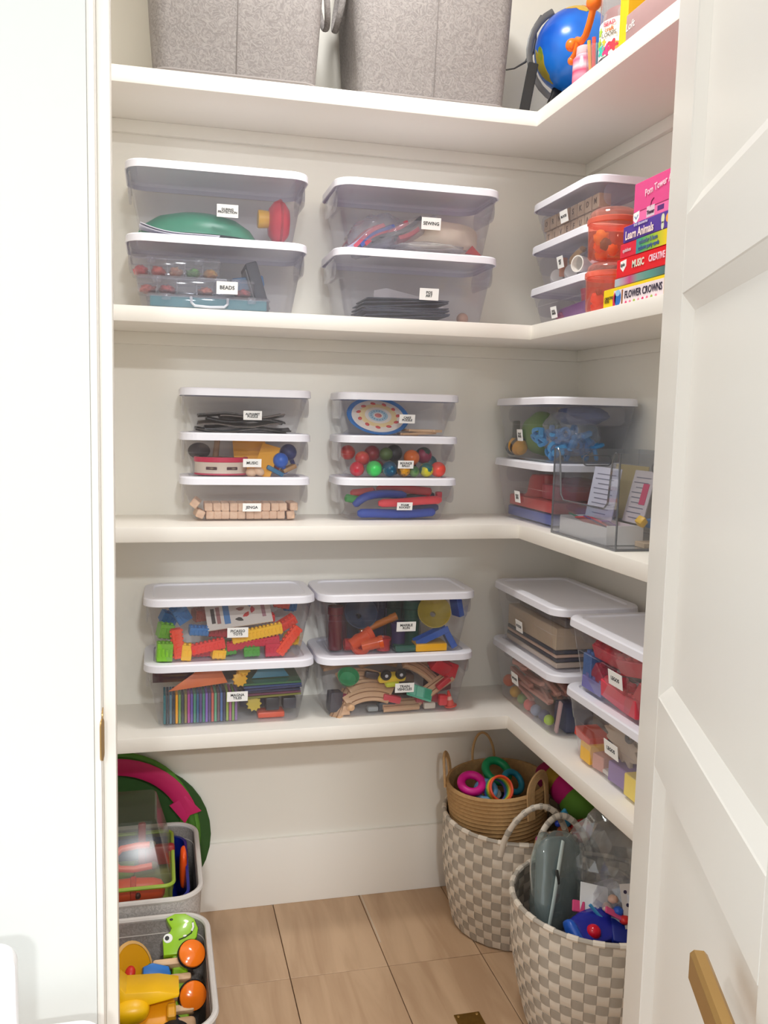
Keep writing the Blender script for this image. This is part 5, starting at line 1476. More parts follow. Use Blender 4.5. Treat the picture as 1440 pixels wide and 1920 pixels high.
# corner bins of the lowest shelf
for k, (z, h, c, lab) in enumerate([(0.001, 0.014, (206, 186, 166), 'cream board lowest in the corner bin'), (0.016, 0.010, (70, 70, 80), 'charcoal board just above the cream one'), (0.027, 0.008, (214, 180, 160), 'pinkish board above the charcoal one'), (0.036, 0.010, (60, 64, 78), 'slate board under the beige box'), (0.047, 0.058, (196, 176, 150), 'thick beige box on top of the boards')]):
    put(D3a, 'folded_board', box(0.335 - 0.004 * k, 0.165, h, 0.002, 1, True), M(*c, rough=0.6), lab, 'board', 0.48, 0.48, z)
put(D3a, 'grey_cloth', box(0.30, 0.150, 0.020, 0.006, 2, True), M(120, 112, 108, rough=0.9), 'grey cloth folded on the beige box', 'cloth', 0.52, 0.55, 0.106)
put(D3a, 'tan_box', box(0.09, 0.10, 0.022, 0.003, 1, True), M(170, 140, 116, rough=0.7), 'small tan box at the near end of the grey cloth', 'box', 0.84, 0.50, 0.127)
ws = random.Random(11)
PINKW = WOOD((190, 130, 118), (214, 158, 142), 6, 0.55, (1, 9, 9), 'pinkish_wood')
for k in range(22):
    put(D3b, 'wooden_stick', box(0.150 + 0.02 * (k % 3), 0.015, 0.010, 0.0015, 1), PINKW, 'pinkish wooden stick in the loose heap of the corner bin', 'stick', 0.34 + 0.052 * (k % 8) + ws.uniform(-.03, .03), 0.10 + 0.13 * (k % 4), 0.052 + 0.0042 * k, ws.uniform(-8, 8), ws.uniform(-9, 9), ws.uniform(-16, 16), 'pinkish sticks in the corner bin')
put(D3b, 'tan_cloth', lump(0.15, 0.08, 0.016, 0.3, 2.2, 61), M(150, 116, 98, rough=0.9), 'brown cloth lying over the pinkish sticks', 'cloth', 0.44, 0.55, 0.148)
for k, (fx, fy, z, r_, c, lab) in enumerate([(0.14, 0.14, 0.018, 0.017, (238, 186, 70), 'yellow wooden ball at the far left corner'), (0.30, 0.12, 0.016, 0.015, (140, 170, 90), 'green wooden ball on the floor'), (0.46, 0.10, 0.018, 0.017, (226, 100, 96), 'coral wooden ball on the floor'), (0.58, 0.10, 0.017, 0.016, (150, 160, 190), 'pale blue wooden ball on the floor'), (0.86, 0.05, 0.026, 0.014, (170, 206, 50), 'lime wooden disc at the near corner'), (0.70, 0.12, 0.017, 0.016, (90, 90, 130), 'slate wooden ball on the floor'), (0.05, 0.12, 0.042, 0.018, (224, 100, 50), 'orange wooden ball at the far corner')]):
    put(D3b, 'wooden_ball', ball(r_), M(*c, rough=0.4), lab, 'toy ball', fx, fy, z)
put(D3b, 'dark_block', box(0.075, 0.08, 0.070, 0.006, 2, True), M(52, 62, 96, rough=0.5), 'dark blue block at the near end of the stick bin', 'toy block', 0.88, 0.40, 0.001)
put(D3b, 'slate', box(0.014, 0.006, 0.090, 0.001, 1, True), M(206, 170, 170, rough=0.5), 'thin pale slate leaning at the near end', 'slate', 0.94, 0.08, 0.002, 0, 14, 0)

# large bricks
def brick(l, w, h, nx, ny):
    k = ('brk', l, w, h, nx, ny)
    if k not in CACHE:
        it = [(box(l, w, h, 0.002, 1), Matrix())]
        sm = lathe([(l / nx * 0.30, 0), (l / nx * 0.30, 0.007), (0.0, 0.007)], 12)
        for i in range(nx):
            for j in range(ny):
                it.append((sm, T(-l / 2 + l * (i + .5) / nx, -w / 2 + w * (j + .5) / ny, h / 2)))
        CACHE[k] = join(it)
    return CACHE[k]


RB = (214, 54, 76)
for k, (fx, fy, z, (l, w, h, nx, ny), r3, c, lab) in enumerate([
        (0.46, 0.14, 0.030, (0.110, 0.050, 0.045, 4, 2), (14, 12, 10), (222, 62, 86), 'long red studded brick low at the front'),
        (0.66, 0.12, 0.026, (0.075, 0.050, 0.040, 3, 2), (0, -8, -12), (206, 56, 72), 'red studded brick low at the near front'),
        (0.30, 0.20, 0.112, (0.085, 0.050, 0.040, 3, 2), (30, 10, 20), (200, 50, 70), 'red studded brick high at the far front'),
        (0.58, 0.22, 0.112, (0.110, 0.050, 0.040, 4, 2), (24, -10, 6), (206, 58, 76), 'long red studded brick high at the centre'),
        (0.82, 0.22, 0.104, (0.085, 0.050, 0.044, 3, 2), (20, 24, 0), (190, 50, 66), 'red studded brick high at the near end'),
        (0.76, 0.14, 0.066, (0.055, 0.045, 0.040, 2, 2), (10, 30, 24), (196, 66, 76), 'red studded brick at mid height near the label'),
        (0.22, 0.16, 0.050, (0.045, 0.050, 0.040, 2, 2), (0, 36, 0), (170, 40, 76), 'crimson studded brick left of the label'),
        (0.50, 0.62, 0.070, (0.130, 0.060, 0.060, 4, 2), (0, 0, 0), (150, 44, 58), 'dark red studded brick at the back'),
        (0.40, 0.34, 0.072, (0.060, 0.050, 0.030, 2, 2), (10, -10, 30), (120, 110, 108), 'grey studded brick behind the label')]):
    put(D4a, 'studded_brick', brick(l, w, h, nx, ny), M(*c, rough=0.35), lab, 'toy brick', fx, fy, z, *r3)
for k, (fx, fy, z, (l, w, h, nx, ny), lab) in enumerate([
        (0.11, 0.14, 0.060, (0.040, 0.045, 0.060, 2, 2), 'blue studded brick standing at the far end'), (0.18, 0.10, 0.022, (0.080, 0.045, 0.030, 3, 2), 'lilac blue studded brick flat at the far end'),
        (0.93, 0.10, 0.078, (0.040, 0.040, 0.040, 2, 2), 'round edged blue brick at the near end'), (0.955, 0.10, 0.030, (0.036, 0.040, 0.040, 2, 2), 'blue studded brick low at the near end')]):
    put(D4a, 'studded_brick', brick(l, w, h, nx, ny), M(*((70, 120, 190) if k != 1 else (120, 116, 180)), rough=0.35), lab, 'toy brick', fx, fy, z, 0, 4 * k, 6 * k)
for k, (fx, fy, z, dims, r3, c, lab) in enumerate([
        (0.10, 0.16, 0.056, (0.075, 0.060, 0.022), (0, 6, 0), (222, 66, 56), 'red lid shaped block at the far end of the cube bin'),
        (0.16, 0.10, 0.026, (0.048, 0.048, 0.046), (0, 0, 0), (246, 190, 60), 'golden cube at the far end of the cube bin'),
        (0.04, 0.20, 0.024, (0.030, 0.048, 0.044), (0, 0, 0), (230, 140, 130), 'pink cube at the far corner of the cube bin'),
        (0.285, 0.12, 0.020, (0.040, 0.044, 0.036), (0, 0, 10), (216, 150, 136), 'salmon cube left of the purple block'),
        (0.54, 0.14, 0.026, (0.075, 0.052, 0.046), (0, 0, 4), (146, 116, 176), 'purple block at the centre of the cube bin'),
        (0.74, 0.10, 0.028, (0.062, 0.052, 0.050), (0, 0, 0), (240, 214, 110), 'pale yellow cube at the near front'),
        (0.92, 0.12, 0.028, (0.060, 0.052, 0.050), (0, 0, 0), (246, 168, 74), 'orange cube at the near end of the cube bin'),
        (0.40, 0.10, 0.008, (0.06, 0.03, 0.010), (0, 0, 0), (224, 216, 210), 'white flat block on the floor of the cube bin'),
        (0.34, 0.26, 0.050, (0.05, 0.03, 0.014), (0, 10, 0), (190, 180, 70), 'olive flat block behind the label'),
        (0.86, 0.34, 0.096, (0.050, 0.030, 0.016), (10, 12, 20), (190, 120, 60), 'brown flat block at the near end above the orange cube')]):
    put(D4b, 'toy_cube', box(*dims, 0.002, 1), M(*c, rough=0.4), lab, 'toy block', fx, fy, z, *r3)


def jig(w, h, seed):
    n = 44
    pts = []
    for k in range(n):
        a = 2 * PI * k / n
        q = 1 + 0.14 * math.sin(9 * a + seed)
        pts.append((w / 2 * math.copysign(abs(math.cos(a)) ** 0.6, math.cos(a)) * q, h / 2 * math.copysign(abs(math.sin(a)) ** 0.6, math.sin(a)) * q))
    return prism(pts, 0.010, 0.001)


put(D4b, 'foam_piece', jig(0.130, 0.060, 1), M(196, 178, 160, rough=0.8), 'beige foam puzzle piece leaning across the cube bin', 'foam piece', 0.46, 0.18, 0.094, 78, 24, 0)
put(D4b, 'foam_piece', jig(0.120, 0.060, 3), M(60, 62, 70, rough=0.8), 'charcoal foam puzzle piece at the near end of the cube bin', 'foam piece', 0.74, 0.32, 0.098, 70, 12, 0)
put(D4b, 'foam_piece', jig(0.060, 0.050, 4), M(62, 62, 62, rough=0.8), 'small dark foam piece below the label', 'foam piece', 0.36, 0.20, 0.068, 72, 0, 0)
put(D4b, 'foam_piece', jig(0.090, 0.050, 5), M(52, 58, 74, rough=0.8), 'slate foam puzzle piece at the back of the cube bin', 'foam piece', 0.60, 0.55, 0.120, 60, 0, 0)
put(D4b, 'foam_ring', torus(0.012, 0.005, 18, 8), M(90, 90, 96, rough=0.5), 'small grey ring on the beige foam piece', 'ring', 0.58, 0.14, 0.122, 70, 0, 0)

# ================================================================== baskets on the floor, right
STRL = M(226, 216, 202, rough=0.55, var=0.05)
STRG = M(180, 172, 161, rough=0.55, var=0.06)


def woven_basket(label, cx, cy, H, rfun, n=48, rows=13, rot0=0.0, handles=()):
    root = thing('woven_basket', label, 'basket', T(cx, cy, 0, 0, 0, rot0))
    A = 0.0020
    cell = H / rows
    tt = 0.0013
    # upright straps: two meshes, one for each weaving parity
    for par in (0, 1):
        rings = []
        m = rows * 4
        for k in range(m + 1):
            z = 0.004 + (H - 0.004) * k / m
            rad = rfun(z) + A * math.sin(PI * z / cell + par * PI)
            w = 2 * PI * rfun(z) / n * 0.96
            rings.append([(rad + tt / 2, -w / 2, z), (rad + tt / 2, w / 2, z), (rad - tt / 2, w / 2, z), (rad - tt / 2, -w / 2, z)])
        me = loft(rings, True, True, ang=50)
        for j in range(par, n, 2):
            obj('upright_strap', me, STRL, root, T(0, 0, 0, 0, 0, 360.0 * j / n))
    for i in range(rows):
        zc = cell * (i + 0.5)
        rings = []
        m = n * 4
        for k in range(m):
            th = 2 * PI * k / m
            off = -A * math.sin(PI * (k / 4.0 + 0.5) + i * PI)
            ring = []
            for (dr, dz) in ((tt / 2, -cell * 0.48), (tt / 2, cell * 0.48), (-tt / 2, cell * 0.48), (-tt / 2, -cell * 0.48)):
                r_ = rfun(zc + dz) + off + dr
                ring.append((r_ * math.cos(th), r_ * math.sin(th), max(0.002, zc + dz)))
            rings.append(ring)
        rings.append(rings[0])
        obj('ring_strap', loft(rings, ang=50), STRG, root)
    obj('bottom', lathe([(0.0, 0.002), (rfun(0) - 0.002, 0.002), (rfun(0.004), 0.005), (rfun(0) - 0.004, 0.006), (0.0, 0.006)], 36), STRG, root)
    R_ = rfun(H)
    obj('rim', torus(R_, 0.0062, n, 8), STRG, root, T(0, 0, H))
    seg = tube([(R_ * math.cos(a), R_ * math.sin(a), 0) for a in [2 * PI / n * (q / 3.0) * 0.9 for q in range(4)]], 0.0074, 8)
    for j in range(0, n, 2):
        obj('rim_wrap', seg, STRL, root, T(0, 0, H, 0, 0, 360.0 * j / n))
    for (a0, span_, hh, tilt) in handles:
        pts = []
        for k in range(21):
            f = k / 20
            a = math.radians(a0 + span_ * (f - 0.5))
            up = math.sin(PI * f) ** 0.62
            rr_ = R_ + 0.004 + tilt * up
            pts.append((rr_ * math.cos(a), rr_ * math.sin(a), H - 0.035 + (hh + 0.035) * up))
        h_ = obj('handle', tube(pts, 0.0085, 10, flat=0.75), STRL, root)
        for k in range(2, 20, 2):
            obj('handle_wrap', tube([Vector(pts[k]).lerp(Vector(pts[k - 1]), 0.35), pts[k], Vector(pts[k]).lerp(Vector(pts[min(20, k + 1)]), 0.35)], 0.0091, 10, flat=0.8), STRG, h_)
    return root


woven_basket('checked grey and cream woven basket at the back, holding the jute basket', -0.246, -0.216, 0.325,
             lambda z: 0.170 + 0.034 * math.sin(min(1.0, max(0, z) / 0.24) * PI / 2), 46, 13, 0, ((-96, 54, 0.115, 0.010),))
woven_basket('checked grey and cream woven basket at the front, filled with clear bags', -0.222, -0.672, 0.320,
             lambda z: 0.160 + 0.046 * math.sin(min(1.0, max(0, z) / 0.28) * PI / 2), 46, 13, 4, ((86, 48, 0.10, 0.008),))

# jute basket standing inside the back basket
JUTE = M(186, 148, 100, rough=0.85, var=0.22, scale=90, bump=0.5)
jt = thing('jute_basket', 'round brown jute rope basket with loop handles inside the woven basket', 'basket', T(-0.270, -0.207, 0.014, 0, -4.6, 0))
JH, coils = 0.415, 36
prof = [(0.0, 0.0), (0.106, 0.0)]
for k in range(coils):
    z0, z1 = JH * k / coils, JH * (k + 1) / coils
    rb = lambda z: 0.112 + 0.032 * (z / JH) ** 0.8
    prof += [(rb(z0) - 0.0008, z0 + 0.0006), (rb((z0 + z1) / 2) + 0.0032, (z0 + z1) / 2), (rb(z1) - 0.0008, z1 - 0.0004)]
prof += [(0.142, JH + 0.001), (0.137, JH)]
for k in range(coils - 1, 5, -1):
    z0, z1 = JH * k / coils, JH * (k + 1) / coils
    prof += [(0.105 + 0.032 * (z1 / JH) ** 0.8, z1 - 0.0004), (0.102 + 0.032 * ((z0 + z1) / 2 / JH) ** 0.8, (z0 + z1) / 2)]
prof += [(0.102, 0.05), (0.0, 0.05)]
obj('body', lathe(prof, 48, ang=70), JUTE, jt)


def strap_handle(a0, W, Hh, leg, ropes, wd, rr_):
    """A plaited loop standing on the rim: concentric ropes side by side, with legs sewn down the wall."""
    A = math.radians(a0)
    rad = Vector((math.cos(A), math.sin(A), 0))
    tan = Vector((-math.sin(A), math.cos(A), 0))
    it = []
    for q in range(ropes):
        o = (q - (ropes - 1) / 2) * wd
        pts = [(-(W + o), -leg), (-(W + o), -leg * 0.5)]
        pts += [(-(W + o) * math.cos(PI * k / 16), (Hh + o) * math.sin(PI * k / 16)) for k in range(17)]
        pts += [((W + o), -leg * 0.5), ((W + o), -leg)]
        P = []
        for t, z in pts:
            R_ = math.sqrt(max(0.0, 0.1475 ** 2 - t * t * 0.0)) - (t * t) / (2 * 0.1475) + 0.001
            P.append(rad * (R_ + 0.012 * z * 0) + tan * t + Vector((0, 0, JH + z)))
        it.append((tube(P, rr_, 8), Matrix()))
    return join(it)


STRAW = M(204, 166, 118, rough=0.8, var=0.15, scale=120, bump=0.4)
obj('handle', strap_handle(-58, 0.038, 0.048, 0.070, 5, 0.0052, 0.0032), STRAW, jt)
obj('handle', strap_handle(150, 0.036, 0.062, 0.020, 3, 0.0052, 0.0036), STRAW, jt)
obj('handle', strap_handle(84, 0.034, 0.080, 0.012, 1, 0.005, 0.0038), STRAW, jt)
for k, (x, y, z, R_, r_, r3, c, lab) in enumerate([
        (-0.385, -0.225, 0.425, 0.030, 0.012, (28, -6, 0), (222, 24, 150), 'thick magenta ring in the jute basket'),
        (-0.285, -0.165, 0.430, 0.036, 0.012, (34, 10, 0), (24, 150, 96), 'thick green ring at the back of the jute basket'),
        (-0.255, -0.215, 0.415, 0.030, 0.009, (44, 24, 0), (30, 130, 160), 'teal ring at the right of the jute basket'),
        (-0.350, -0.245, 0.410, 0.026, 0.009, (40, -26, 0), (90, 150, 196), 'pale blue ring between the magenta and rainbow ones')]):
    single('toy_ring', torus(R_, r_, 30, 10), M(*c, rough=0.4), lab, 'toy ring', T(x, y, z, *r3))
sk = thing('rainbow_coil', 'rainbow coil spring standing open in the jute basket', 'coil toy', T(-0.318, -0.258, 0.415, 58, 14, 0))
for k, c in enumerate([(236, 84, 50), (240, 130, 50), (240, 190, 60), (150, 190, 70), (50, 150, 120), (50, 110, 180), (110, 80, 170)]):
    obj('coil', torus(0.034 - 0.0002 * k, 0.0036, 30, 8), M(*c, rough=0.35), sk, T(0, 0, 0.022 - 0.0068 * k))
single('grey_puck', lathe([(0.0, 0.012), (0.012, 0.012), (0.018, 0.006), (0.018, 0.0), (0.0, 0.0)], 24), M(176, 180, 184, rough=0.4), 'grey domed cap inside the rainbow coil', 'cap', T(-0.318, -0.235, 0.392, 30, 0, 0))
single('dark_filler', lump(0.104, 0.104, 0.150, 0.04, 2, 71), M(44, 40, 44, rough=0.9), 'dark cloth filling the jute basket under the rings', 'cloth', T(-0.290, -0.207, 0.226))

# soft things beside the jute basket
single('dark_filler', lump(0.046, 0.070, 0.150, 0.10, 2, 73), M(30, 28, 36, rough=0.9), 'black filler for the dark inside of the back woven basket, beside the jute one', 'cloth', T(-0.096, -0.300, 0.165))  # added support lump; its black paints the dark inside of the basket
cp = thing('plush_caterpillar', 'plush caterpillar with green, magenta and olive rounds under the lowest shelf', 'plush toy', T(-0.100, -0.290, 0.300))
for k, (x, y, z, r_, c) in enumerate([(0.008, -0.018, 0.080, 0.055, (92, 138, 44)), (-0.016, 0.012, 0.108, 0.048, (190, 24, 110)), (-0.030, 0.044, 0.122, 0.045, (150, 120, 34)), (-0.040, 0.076, 0.124, 0.043, (150, 28, 80))]):
    obj('segment', lump(r_, r_ * 0.92, r_, 0.03, 2, k, 24, 16), M(*c, rough=0.85, bump=0.15), cp, T(x, y, z))
obj('tail_tuft', lump(0.020, 0.020, 0.024, 0.3, 4, 9, 14, 10), M(60, 90, 34, rough=0.9), cp, T(0.050, -0.050, 0.062))
single('blue_cone', lathe([(0.0, 0.050), (0.004, 0.048), (0.022, 0.004), (0.022, 0.0), (0.0, 0.0)], 20), M(64, 170, 222, rough=0.5), 'light blue cone beside the plush caterpillar', 'toy cone', T(-0.160, -0.352, 0.352, 24, -10, 0))
single('orange_block', box(0.034, 0.030, 0.055, 0.006, 2), M(206, 110, 74, rough=0.6), 'dull orange toy seen through the basket handle', 'toy', T(-0.166, -0.368, 0.318, 10, 14, 10))
single('red_block', lump(0.032, 0.026, 0.030, 0.2, 2, 81), M(170, 34, 44, rough=0.6), 'dark red toy seen through the basket handle', 'toy', T(-0.118, -0.378, 0.332))
single('blue_bead', ball(0.009), M(40, 70, 190, rough=0.3), 'small blue bead toy behind the basket handle', 'bead', T(-0.186, -0.372, 0.356))
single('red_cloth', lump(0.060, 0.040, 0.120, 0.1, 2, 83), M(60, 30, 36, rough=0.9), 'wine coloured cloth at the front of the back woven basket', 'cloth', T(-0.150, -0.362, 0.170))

# things in the front woven basket
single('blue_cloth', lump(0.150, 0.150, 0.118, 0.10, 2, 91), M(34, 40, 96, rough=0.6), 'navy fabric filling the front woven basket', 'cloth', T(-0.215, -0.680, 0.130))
gz = thing('grey_case', 'grey zip case in a clear sleeve standing in the front woven basket', 'case', T(-0.318, -0.640, 0.345, -14, 14, 24))
obj('case', lump(0.066, 0.026, 0.108, 0.05, 2, 95, 28, 20, 0.62), M(128, 132, 134, rough=0.35), gz)
obj('sleeve', lump(0.078, 0.038, 0.120, 0.10, 2.5, 96, 28, 20, 0.66), CLEAR((214, 226, 226), 0.16, (190, 206, 206), 0.05, 2.5), gz)
obj('highlight_fold', tube([(-0.062, -0.030, -0.085), (-0.054, -0.038, -0.02), (-0.040, -0.040, 0.05), (-0.016, -0.032, 0.100)], 0.007, 8, flat=0.35), M(196, 212, 210, rough=0.25), gz)  # pale greenish strip: the highlight down the sleeve's left edge, painted as colour
obj('zip', box(0.010, 0.006, 0.034, 0.003, 2), M(50, 54, 54, rough=0.4), gz, T(-0.046, -0.040, 0.022, 0, -14, 0))


def crumple(rx, ry, rz, seed):
    bm = bmesh.new()
    bmesh.ops.create_icosphere(bm, subdivisions=3, radius=1.0)
    for v in bm.verts:
        k = 1 + 0.34 * noise.noise(v.co * 2.1 + Vector((seed, 0, 0))) + 0.16 * noise.noise(v.co * 5.5 + Vector((0, seed, 0)))
        v.co = Vector((v.co.x * rx * k, v.co.y * ry * k, v.co.z * rz * k))
    me = bpy.data.meshes.new('crumpled')
    bm.to_mesh(me)
    bm.free()
    return me


single('clear_bag', crumple(0.105, 0.080, 0.125, 3.3), CLEAR((240, 242, 244), 0.12, (230, 232, 234), 0.05, 4.0), 'large crumpled clear bag in the front woven basket', 'bag', T(-0.178, -0.630, 0.385))
single('clear_bag', crumple(0.080, 0.060, 0.060, 6.1), CLEAR((238, 238, 242), 0.20, (225, 225, 232), 0.05, 3.0), 'small shiny clear bag of toys below the large one', 'bag', T(-0.190, -0.715, 0.318))
bpz = thing('blue_pouch', 'shiny royal blue pouch with a red ball print at the basket front', 'pouch', T(-0.282, -0.768, 0.300, 34, 0, 14))
obj('pouch', lump(0.060, 0.042, 0.018, 0.16, 3.0, 101, 28, 18, 0.62), M(34, 44, 150, rough=0.25), bpz)
obj('side', lump(0.012, 0.034, 0.018, 0.1, 2, 102, 20, 14, 0.7), M(36, 90, 190, rough=0.3), bpz, T(-0.062, 0, 0.004))
obj('red_ball', ball(0.017), M(214, 24, 50, rough=0.15), bpz, T(-0.018, -0.010, 0.014))
single('blue_packet', box(0.090, 0.060, 0.018, 0.006, 2), M(30, 48, 140, rough=0.35), 'dark blue flat packet at the right of the blue pouch', 'packet', T(-0.205, -0.790, 0.290, 28, 12, -14))
single('pink_strip', box(0.115, 0.018, 0.006, 0.002, 1), M(214, 80, 130, rough=0.35), 'pink plastic strip crossing the front of the basket', 'strip', T(-0.205, -0.782, 0.318, 20, 24, -22))
single('pink_strip', box(0.030, 0.026, 0.006, 0.002, 1), M(206, 70, 120, rough=0.35), 'short pink strip left of the white folded sheet', 'strip', T(-0.300, -0.722, 0.330, 50, 10, -14))
single('white_sheet', sheet(0.070, 0.095, 0.002, lambda x, y: 0.010 * math.sin(30 * x), 8, 6), M(232, 234, 236, rough=0.4), 'white folded sheet with a blue edge between the bags', 'paper', T(-0.262, -0.722, 0.326, 62, 24, 10))
single('blue_ribbon', tube([(-0.288, -0.752, 0.350), (-0.268, -0.758, 0.326), (-0.248, -0.766, 0.306)], 0.004, 8, flat=0.5), M(70, 150, 200, rough=0.4), 'light blue ribbon over the white folded sheet', 'ribbon', T())
dc = thing('dotted_card', 'white card with dark blue dots at the right of the front basket', 'card', T(-0.196, -0.768, 0.345, 62, 0, -6))
obj('card', box(0.034, 0.095, 0.002), M(214, 208, 206, rough=0.4), dc)
for k, (x, y) in enumerate([(-0.006, 0.030), (0.008, 0.018), (-0.004, 0.002), (0.009, -0.008), (-0.005, -0.024), (0.007, -0.034)]):
    obj('dot_print', lathe([(0.0, 0.0016), (0.0042, 0.0015), (0.0042, 0.0008)], 12), M(50, 44, 76), dc, T(x, y, 0))
for k, (x, y, z, c, lab) in enumerate([(-0.222, -0.765, 0.334, (40, 90, 190), 'small blue toy bit in the clear bag'), (-0.214, -0.780, 0.320, (220, 50, 50), 'small red toy bit in the clear bag'), (-0.240, -0.745, 0.334, (230, 200, 180), 'small cream toy bit in the clear bag'), (-0.226, -0.745, 0.352, (210, 170, 150), 'tan toy bit high in the clear bag')]):
    single('toy_bit', lump(0.012, 0.012, 0.010, 0.2, 3, 110 + k, 12, 8), M(*c, rough=0.35), lab, 'toy', T(x, y, z))

# ================================================================== bins on the floor, left
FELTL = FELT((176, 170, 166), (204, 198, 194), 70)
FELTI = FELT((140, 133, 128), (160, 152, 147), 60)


def felt_bin(label, cx, cy, w, d, h):
    root = thing('felt_bin', label, 'bin', T(cx, cy, 0))
    prof = [(0.001, w - 0.06, d - 0.06, 0.05), (0.006, w - 0.045, d - 0.045, 0.055), (h * 0.5, w - 0.020, d - 0.020, 0.06), (h, w - 0.006, d - 0.006, 0.065)]
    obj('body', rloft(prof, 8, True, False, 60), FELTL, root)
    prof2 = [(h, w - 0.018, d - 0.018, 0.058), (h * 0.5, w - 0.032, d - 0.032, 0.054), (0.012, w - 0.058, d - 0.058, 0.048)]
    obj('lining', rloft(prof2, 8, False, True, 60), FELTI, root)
    obj('binding', tube([(x, y, h) for x, y in rr(w - 0.010, d - 0.010, 0.063, 10)], 0.0068, 8, closed=True), M(206, 200, 196, rough=0.9, var=0.06), root)
    obj('stitch_line', tube([(x, y, h - 0.036) for x, y in rr(w - 0.022, d - 0.022, 0.058, 10)], 0.0014, 6, closed=True), M(188, 180, 174, rough=0.9), root)
    obj('eyelet', lathe([(0.0, 0.0), (0.012, 0.0), (0.012, 0.003), (0.0, 0.003)], 20), M(46, 42, 48, rough=0.5), root, T(w / 2 - 0.010, -0.06, h * 0.74, 0, 86, 0))
    return root


felt_bin('grey felt bin against the back wall, packed with orange toys', -1.330, -0.258, 0.372, 0.405, 0.300)
felt_bin('grey felt bin in front, holding wooden animals and a yellow truck', -1.326, -0.690, 0.380, 0.420, 0.276)

# rear bin contents
bt_ = thing('blue_tub', 'deep blue plastic tub sitting inside the rear felt bin', 'tub', T(-1.330, -0.258, 0.014))
obj('wall', rloft([(0.0, 0.270, 0.300, 0.04), (0.14, 0.296, 0.328, 0.045), (0.268, 0.310, 0.342, 0.05), (0.268, 0.296, 0.328, 0.045), (0.01, 0.262, 0.292, 0.036)], 8, True, True), M(18, 34, 128, rough=0.3), bt_)
cc = thing('clear_case', 'clear plastic toy case with a lime base inside the rear felt bin', 'toy case', T(-1.352, -0.262, 0.225))
LIME = M(150, 176, 60, rough=0.35)
obj('base', rloft([(0.0, 0.262, 0.276, 0.02), (0.010, 0.272, 0.286, 0.024), (0.012, 0.262, 0.276, 0.02), (0.006, 0.250, 0.264, 0.018)], 5, True, True), LIME, cc)
obj('rim', tube([(x, y, 0.085) for x, y in rr(0.276, 0.290, 0.022, 6)], 0.005, 8, closed=True), LIME, cc)
obj('cover', rloft([(0.012, 0.268, 0.282, 0.024), (0.085, 0.274, 0.288, 0.024), (0.087, 0.266, 0.280, 0.022), (0.215, 0.196, 0.200, 0.018, 0, 0.02), (0.220, 0.186, 0.190, 0.014, 0, 0.02)], 5, False, True, 25), CLEAR((232, 232, 226), 0.07, (170, 170, 160), 0.22, 0.9), cc)
OT = M(236, 84, 26, rough=0.35)
dr = thing('toy_drill', 'orange toy drill lying in the clear case', 'toy drill', T(-1.312, -0.345, 0.268))
obj('barrel', lathe([(0.0, -0.090), (0.026, -0.088), (0.032, -0.070), (0.034, 0.0), (0.030, 0.050), (0.024, 0.068), (0.012, 0.076), (0.0, 0.078)], 24), OT, dr, T(0, 0, 0, 0, 90, 0))
obj('collar', lathe([(0.0345, -0.006), (0.037, -0.004), (0.037, 0.006), (0.0345, 0.008)], 24), M(214, 62, 20, rough=0.35), dr, T(0, 0, 0, 0, 90, 0))
obj('trigger', ball(0.008), M(70, 30, 20, rough=0.4), dr, T(0.012, -0.030, 0.006))
hd = thing('c_shaped_toy', 'orange C shaped loop leaning in the clear case above the drill', 'toy', T(-1.322, -0.315, 0.342, 62, 0, 4))
obj('loop', tube([(0.052, 0.026, 0), (0.020, 0.027, 0), (-0.018, 0.024, 0), (-0.034, 0.010, 0), (-0.036, -0.008, 0), (-0.024, -0.022, 0), (0.010, -0.027, 0), (0.056, -0.024, 0)], 0.0085, 10), M(240, 82, 30, rough=0.3), hd)
obj('end_cap', ball(0.010), CLEAR((214, 206, 190), 0.3, (200, 190, 170)), hd, T(0.056, 0.026, 0))
obj('end_cap', ball(0.010), CLEAR((214, 206, 190), 0.3, (200, 190, 170)), hd, T(0.060, -0.024, 0))
single('red_toy_tool', join([(box(0.020, 0.020, 0.13, 0.005, 2), T(-0.02, 0, 0.02)), (box(0.075, 0.030, 0.050, 0.008, 2), T(0.026, 0, 0.0))]), M(150, 36, 34, rough=0.4), 'dark red toy tool at the back of the clear case', 'toy tool', T(-1.272, -0.225, 0.300, -10, 0, 0))
single('khaki_block', box(0.10, 0.09, 0.050, 0.006, 2), M(128, 130, 70, rough=0.5), 'olive green toy block low in the clear case', 'toy block', T(-1.262, -0.220, 0.242))
single('orange_paddle', lump(0.010, 0.030, 0.060, 0.05, 2, 121, 20, 14, 0.7), OT, 'orange paddle standing between the clear case and the felt rim', 'toy paddle', T(-1.187, -0.235, 0.262, 16, 0, 0))

# folded green pop-up tunnel behind the rear bin
tn_ = thing('popup_tunnel', 'folded green pop-up tunnel with a magenta strap in the left corner', 'play tunnel', T(-1.365, -0.026, 0.0))
GT = [M(84, 138, 46, rough=0.6, var=0.1), M(66, 116, 36, rough=0.6, var=0.1), M(98, 152, 54, rough=0.6, var=0.1)]


def hoop(R_, yoff, r_, sq, ph):
    pts = []
    for k in range(48):
        a = 2 * PI * k / 48
        z = 0.245 + R_ * math.sin(a) * (1.0 if math.sin(a) > 0 else 0.84)
        x = -0.018 + R_ * 0.94 * math.cos(a)
        pts.append((max(x, -0.180), yoff + 0.003 * math.sin(3 * a + ph), max(z, r_ + 0.002)))
    return tube(pts, r_, 10, closed=True, flat=sq)


